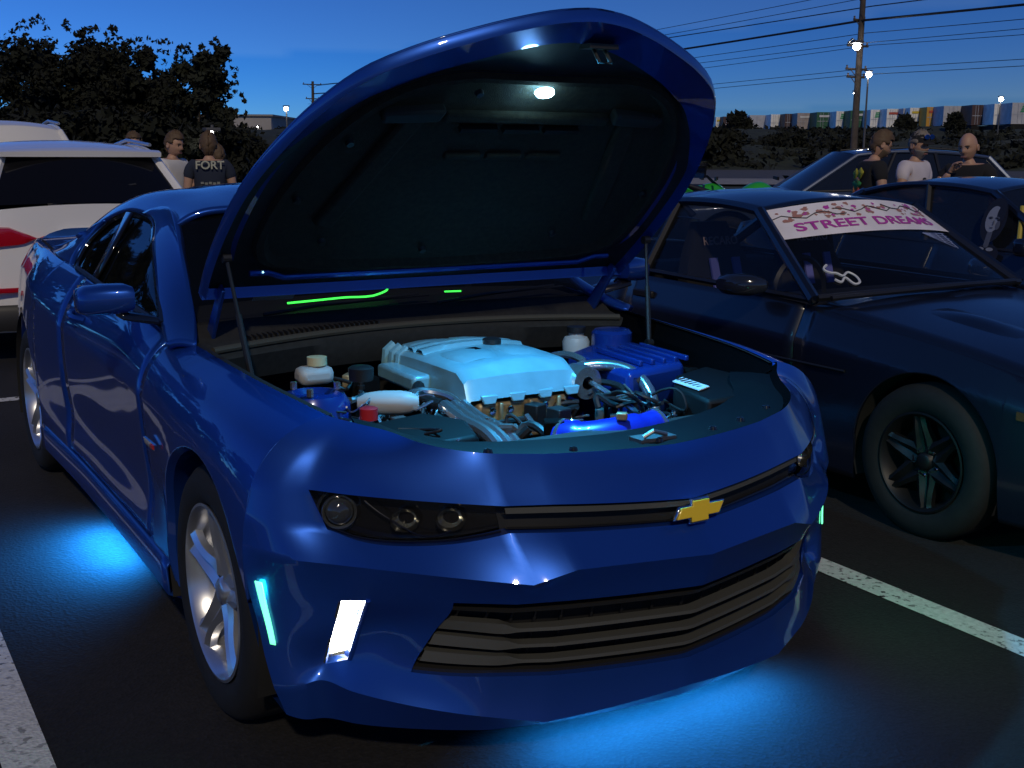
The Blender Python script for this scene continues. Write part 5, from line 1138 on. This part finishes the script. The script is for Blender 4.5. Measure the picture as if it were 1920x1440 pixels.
# ------------------------------------------------------------------ freight containers on the bank
def cmat(n, c): return mat('container_'+n, c, .6, noise=.15, nscale=1.2)
CW, CD, CG, CO_, CP_, CGY = cmat('white', (.78, .78, .76)), cmat('dark', (.06, .03, .03)), cmat('green', (.02, .10, .045)), cmat('orange', (.55, .28, .03)), cmat('pinkgrey', (.34, .29, .28)), cmat('grey', (.42, .43, .47))
LGN, LRD, LYL, LWH = cmat('logo_green', (.02, .30, .10)), cmat('logo_red', (.45, .07, .04)), cmat('logo_yellow', (.60, .45, .03)), cmat('logo_white', (.6, .6, .6))
SEG = [(95, 135, CW, 'y', 'narrow white container at the left end of the row'), (136, 224, CD, '', 'dark container behind the round bush'), (226, 284, CW, 'g', 'white container with a green mark, third from the left'), (286, 403, CGY, '', 'wide pale grey container left of the row'), (406, 470, CW, '', 'plain white container left of the dark maroon one'), (485, 550, CD, '', 'dark maroon container between a white and a pinkish one'), (555, 660, CP_, 'w', 'pinkish grey container with panel lines'), (665, 765, CG, 'w', 'dark green container with white lettering marks'), (775, 850, CW, 'g', 'white container with a green slanted logo left of the utility pole'), (855, 960, CG, 'w', 'dark green container behind the utility pole'), (968, 1050, CW, 'g', 'white container with a green slanted logo right of the utility pole'), (1060, 1150, CW, 'r', 'white container with a thin red bar'), (1152, 1188, CGY, '', 'narrow grey container between two white ones'), (1190, 1280, CW, 'y', 'white container with a yellow bar'), (1285, 1375, CO_, 'r', 'orange container with red marks'), (1380, 1535, CGY, '', 'long pale grey container right of the orange one'), (1540, 1635, CD, '', 'nearly black container right of the pale grey one'), (1665, 1760, CW, 'g', 'white container with a green logo near the right edge'), (1765, 1935, CGY, 'g', 'long pale container at the right picture edge')]
for (a, b, m, lg, lb) in SEG:
    pa, pb = 1300+a/3.097, 1300+b/3.097
    def pt(px):
        h = 26+(px-1330)/570*12; D = 2.9*2162/h; return fs(D, (px-960)/2162*D*1.0), D
    Dm = pt((pa+pb)/2)[1]; A = fs(Dm, (pa-960)/2162*Dm); B = fs(Dm, (pb-960)/2162*Dm); zb_ = 5.6; hh = 2.9; u = B-A; w_ = np.linalg.norm(u); u /= w_; nb = np.array([-u[1], u[0], 0]); nb = nb if nb@FW > 0 else -nb
    o = empty('freight_container', tuple(A+np.array([0, 0, zb_])), lb, 'container', 'freight containers along the bank')
    q = lambda x, y, z: u*x+nb*y+np.array([0, 0, z])
    MB().prism([q(0, 0, 0), q(w_, 0, 0), q(w_, 6, 0), q(0, 6, 0)], (0, 0, hh)).build('container_box', m, o)
    for f_ in (0.0, .5, 1.0): MB().prism([q(w_*f_-.06, -.07, 0), q(w_*f_+.06, -.07, 0), q(w_*f_+.06, -.01, 0), q(w_*f_-.06, -.01, 0)], (0, 0, hh)).build('corner_post', m, o)
    for f_ in (.2, .35, .65, .8): MB().tube([q(w_*f_, -.05, .1), q(w_*f_, -.05, hh-.1)], .03, 5).build('lock_rod', CGY, o)
    MB().prism([q(0, -.04, hh*.45), q(w_, -.04, hh*.45), q(w_, -.04, hh*.48), q(0, -.04, hh*.48)], nb*.03).build('door_rail', CGY, o)
    MB().prism([q(0, -.1, -1.0), q(w_, -.1, -1.0), q(w_, -.1, -.1), q(0, -.1, -.1)], nb*5).build('rail_wagon', DARK, o)
    if lg == 'g':
        for k in range(3): MB().prism([q(w_*(.30+.03*k*-1+.06), -.09, hh*(.86-.11*k)), q(w_*(.82-.03*k), -.09, hh*(.86-.11*k)), q(w_*(.78-.03*k), -.09, hh*(.79-.11*k)), q(w_*(.26-.03*k+.06), -.09, hh*(.79-.11*k))], nb*.02).build('logo_bar', LGN, o)
    elif lg: MB().prism([q(w_*.12, -.09, hh*.82), q(w_*.88, -.09, hh*.82), q(w_*.88, -.09, hh*.70), q(w_*.12, -.09, hh*.70)], nb*.02).build('logo_bar', {'r': LRD, 'y': LYL, 'w': LWH}[lg], o)
# pale warehouse far left of the hood
wh = empty('warehouse', tuple(fs(170, -48, 0)), 'low pale warehouse on the horizon between the trees and the hood', 'building')
MB().box((0, 0, 3.0), (30, 18, 6), math.atan2(RT[1], RT[0])).build('wall', mat('warehouse_wall', (.34, .32, .31), .8, noise=.1, nscale=.3), wh)
for k in range(7):
    c = RT*(-12+4*k)-FW*9.05; MB().box((c[0], c[1], 2.6), (2.4, .1, 2.6), math.atan2(RT[1], RT[0])).build('dock_door', mat('dock_grey', (.16, .16, .17), .7), wh)
MB().box((0, 0, 6.1), (30.6, 18.6, .25), math.atan2(RT[1], RT[0])).build('roof', mat('warehouse_roof', (.25, .24, .24), .8), wh)
# ------------------------------------------------------------------ utility poles, wires, lamps
WOOD = mat('pole_wood', (.07, .055, .045), .95, noise=.3, nscale=3); WIRE = mat('wire_black', (.01, .01, .012), .6)
LAMPM = mat('street_lamp_glow', (1, 1, .95), .4, emit=(1., .97, .9), es=10)
ML, MM = at_px(593, 120), at_px(1585, 55); MNp = MM+(MM-ML)
def upole(P, H, label, arms, lean=(0, 0), rad=.17):
    o = empty('utility_pole', tuple(P), label, 'utility pole', 'utility poles along the road')
    MB().tube([(0, 0, -.2), (lean[0]*.5, lean[1]*.5, H*.5), (lean[0], lean[1], H)], [rad, rad*.85, rad*.65], 12).build('pole_shaft', WOOD, o)
    d = (MM-ML)/np.linalg.norm(MM-ML); c = np.array([-d[1], d[0], 0])
    for (z, w_) in arms:
        b = np.array([lean[0]*z/H, lean[1]*z/H, z]); MB().tube([b-c*w_/2-d*.15, b+c*w_/2-d*.15], .055, 6).build('cross_arm', WOOD, o)
        for s in (-1, 1):
            MB().tube([b+c*s*w_*.3-d*.15, b-np.array([0, 0, .45])], .022, 5).build('arm_brace', WOOD, o)
            MB().lathe([(0, .03), (.06, .06), (.10, .035), (.16, .05), (.18, .001)], 10, 'z', tuple(b+c*s*w_*.45-d*.15)).build('insulator', mat('porcelain', (.15, .12, .11), .3), o)
    return o
upole(MM, 11.5, 'tall wooden utility pole at right carrying many wires and a lamp', [(8.6, .9), (7.5, .7), (6.35, 1.3), (5.3, 1.3), (4.95, 1.1)], (.35, .3))
upole(ML, 8.3, 'distant wooden utility pole with two cross arms left of the hood', [(8.0, 2.0), (6.6, 1.4)], (.1, 0), .2)
for (z, off, rad, k) in ((8.9, .3, .016, 0), (8.35, -.4, .016, 1), (8.1, .45, .026, 2), (7.45, 0, .055, 3), (6.9, .2, .016, 4), (6.38, -.6, .014, 5), (6.38, .6, .014, 6), (5.35, .6, .014, 7), (5.0, -.5, .014, 8)):
    d = (MM-ML)/np.linalg.norm(MM-ML); c = np.array([-d[1], d[0], 0])
    P = []
    for (a, b, za, zb_) in ((ML, MM, min(z, 7.9) if k < 3 else z*.95, z), (MM, MNp, z, z)):
        for t in np.linspace(0, 1, 25)[(1 if a is MM else 0):]:
            p = a*(1-t)+b*t+c*off; P.append(np.array([p[0]+.02*z, p[1], za*(1-t)+zb_*t-1.4*t*(1-t)*(1+.4*math.sin(k*2.3))]))
    names = ['highest thin wire', 'second thin wire from the top', 'third wire from the top', 'thick lashed cable below the top wires', 'thin wire just under the thick cable', 'thin wire on the left end of the middle cross arm', 'thin wire on the right end of the middle cross arm', 'thin wire on the right end of the lower cross arm', 'lowest thin wire on the pole']
    tag(MB().tube(P, rad, 5).build('power_wire', WIRE), names[k]+' strung between the utility poles', 'wire', 'wires between the poles')
def lamp_post(px, py, D, label, r_=.16, own=True, base=0.):
    p = fs(D, 0); dirv = _f+_r*(px-960)/CF+_u*(720-py)/CF; dirv = dirv/(dirv@FW); P = CPOS+dirv*D
    o = empty('street_lamp', (P[0], P[1], base), label, 'street lamp', 'lit street lamps'); z = P[2]-base
    if own: MB().tube([(0, 0, 0), (0, 0, z*.95), (0, 0, z+.25)], [.10, .07, .05], 8).build('lamp_pole', mat('pole_grey', (.08, .08, .085), .6), o)
    else: MB().tube([(-.9, -.4, z+.1), (-.45, -.2, z+.32), (0, 0, z+.24)], .035, 6).build('lamp_arm', mat('pole_grey', (.08, .08, .085), .6), o)
    n_ = -FW*.18
    MB().box((n_[0]*.5, n_[1]*.5, z+r_*1.2), (.5, .5, .12)).build('lamp_hood', mat('pole_grey', ()), o, bev=.03)
    MB().lathe([(-r_, .001), (-r_*.7, r_*.7), (0, r_), (r_*.6, r_*.75), (r_*.8, .001)], 14, 'z', (n_[0], n_[1], z)).build('lamp_globe', LAMPM, o); return o
lamp_post(1604, 88, 54, 'brightest street lamp, hanging by the tall utility pole', .17, False)
lamp_post(1628, 140, 100, 'bright street lamp just right of the tall utility pole', .24)
lamp_post(1603, 175, 140, 'small bright lamp close to the pole, lowest of the three', .22)
lamp_post(1876, 186, 140, 'bright street lamp near the right picture edge above the containers', .26)
lamp_post(537, 204, 110, 'lit street lamp just left of the raised hood', .20)
lamp_post(398, 248, 40, 'lit lamp in front of the airy tree above the man in navy', .075)
lamp_post(484, 238, 150, 'tiny dim lamp low between the trees and the hood', .10)
# ------------------------------------------------------------------ the blue coupe's own lamps: hood lamp beam, underglow pods, dash strips
def spot(name, loc, aim, energy, col, size, blend=.6, rad=.02):
    l = bpy.data.lights.new(name, 'SPOT'); l.energy = energy; l.color = col; l.spot_size = R(size); l.spot_blend = blend; l.shadow_soft_size = rad
    o = bpy.data.objects.new(name, l); COL.objects.link(o); o.location = loc; o.rotation_euler = (Vector(aim)-Vector(loc)).to_track_quat('-Z', 'Y').to_euler(); o.parent = CAR; return o
lp_ = hw(-.018, 1.087, -.03)
l = bpy.data.lights.new('hood_lamp_beam', 'AREA'); l.energy = 4.6; l.color = (.05, .50, 1.0); l.shape = 'DISK'; l.size = .035
o = bpy.data.objects.new('hood_lamp_beam', l); COL.objects.link(o); o.location = lp_; o.rotation_euler = Vector(-HNv).to_track_quat('-Z', 'Y').to_euler(); o.parent = CAR
GLOW = (.012, .29, 1.0)
for (x, y, z, ax, ay, e, ln) in ((-.83, 1.52, .150, -.90, 1.52, 3.4, .45), (.83, 1.52, .150, .85, 1.52, .5, .40), (.14, -.60, .150, .14, -.67, 2.2, .80)):
    l = bpy.data.lights.new('underglow_beam', 'AREA'); l.energy = e; l.color = GLOW; l.shape = 'RECTANGLE'; l.spread = R(150); l.size = ln; l.size_y = .05
    o = bpy.data.objects.new('underglow_beam', l); COL.objects.link(o); o.location = (x, y, z); o.rotation_euler = (Vector((ax, ay, 0))-Vector((x, y, z))).to_track_quat('-Z', 'Y').to_euler(); o.parent = CAR
    MB().box((x, y, z+.012), (.10, .10, .016)).build('underglow_pod', mat('pod_black', (.01, .01, .012), .4), CAR, bev=.004)
GS = mat('dash_strip_glow', (.1, .9, .1), .4, emit=(.05, 1., .08), es=.4)
MB().tube(spl([(-.40, .74, .992), (-.20, .76, .996), (-.05, .775, 1.0), (-.015, .79, 1.012), (-.008, .81, 1.03)], 5), .0035, 6).build('dash_light_strip', GS, CAR)
MB().tube([(.185, .74, .997), (.25, .74, .995)], .003, 6).build('dash_light_strip', GS, CAR)
# cabin: dashboard, seats, steering wheel
db = MB().grid(np.array([[(x, .68, .955), (x, .80, .985-.02*(x/.7)**2), (x, .98, .985-.02*(x/.7)**2), (x, 1.06, .93), (x, 1.08, .60)] for x in np.linspace(-.72, .72, 15)])); db.build('dashboard', CAB_DARK, CAR, ang=60)
for sx in (-1, 1):
    s = empty('front_seat', (sx*.36, 1.62, 0)); s.parent = CAR
    A = np.array([[(w_*np.sign(math.cos(a))*abs(math.cos(a))**.5, y+th*np.sign(math.sin(a))*abs(math.sin(a))**.5, z) for a in np.linspace(0, 2*math.pi, 21)] for (z, y, w_, th) in ((.40, 0, .24, .07), (.65, .07, .26, .08), (.88, .14, .22, .07), (1.02, .18, .14, .05), (1.10, .20, .13, .05), (1.15, .21, .09, .03))])
    mb = MB().grid(spl_rows(A)); lid(mb, A[-1][:-1]); mb.build('seat_back', CAB_DARK, s); MB().box((0, -.2, .40), (.48, .48, .14)).build('seat_cushion', CAB_DARK, s, bev=.04, seg=3)
MB().lathe([(0, .155), (.016, .17), (0, .185), (-.016, .17), (0, .155)], 32, 'y', (.36, 1.17, .90)).build('steering_wheel', BLACKP, CAR)
MB().prism([hw(-.60, .185, -.008), hw(-.47, .185, -.008), hw(-.47, .15, -.008), hw(-.60, .15, -.008)], HNv*-.002).build('hood_label', mat('tag_grey', (.2, .2, .2), .6), HOODO)
bd_ = MB().prism([(-.932, .395, .655), (-.932, .52, .655), (-.930, .515, .635), (-.930, .40, .635)], (-.008, 0, 0)); bd_.build('fender_badge', CHROME, CAR)
MB().prism([(-.9405, .405, .651), (-.9405, .435, .651), (-.9385, .435, .639), (-.9385, .408, .639)], (-.003, 0, 0)).build('badge_red_stripe', mat('badge_red', (.5, .03, .03), .3), CAR)
for sx in (-1, 1):      # the side markers' own light
    l = bpy.data.lights.new('marker_beam', 'AREA'); l.energy = .12 if sx < 0 else .25; l.color = (.04, 1.0, .55); l.shape = 'RECTANGLE'; l.size = .02; l.size_y = .15
    o = bpy.data.objects.new('marker_beam', l); COL.objects.link(o); o.location = (sx*.905, -.42, .44); o.rotation_euler = Vector((sx*.9, -.42, 0)).to_track_quat('-Z', 'Y').to_euler(); o.parent = CAR
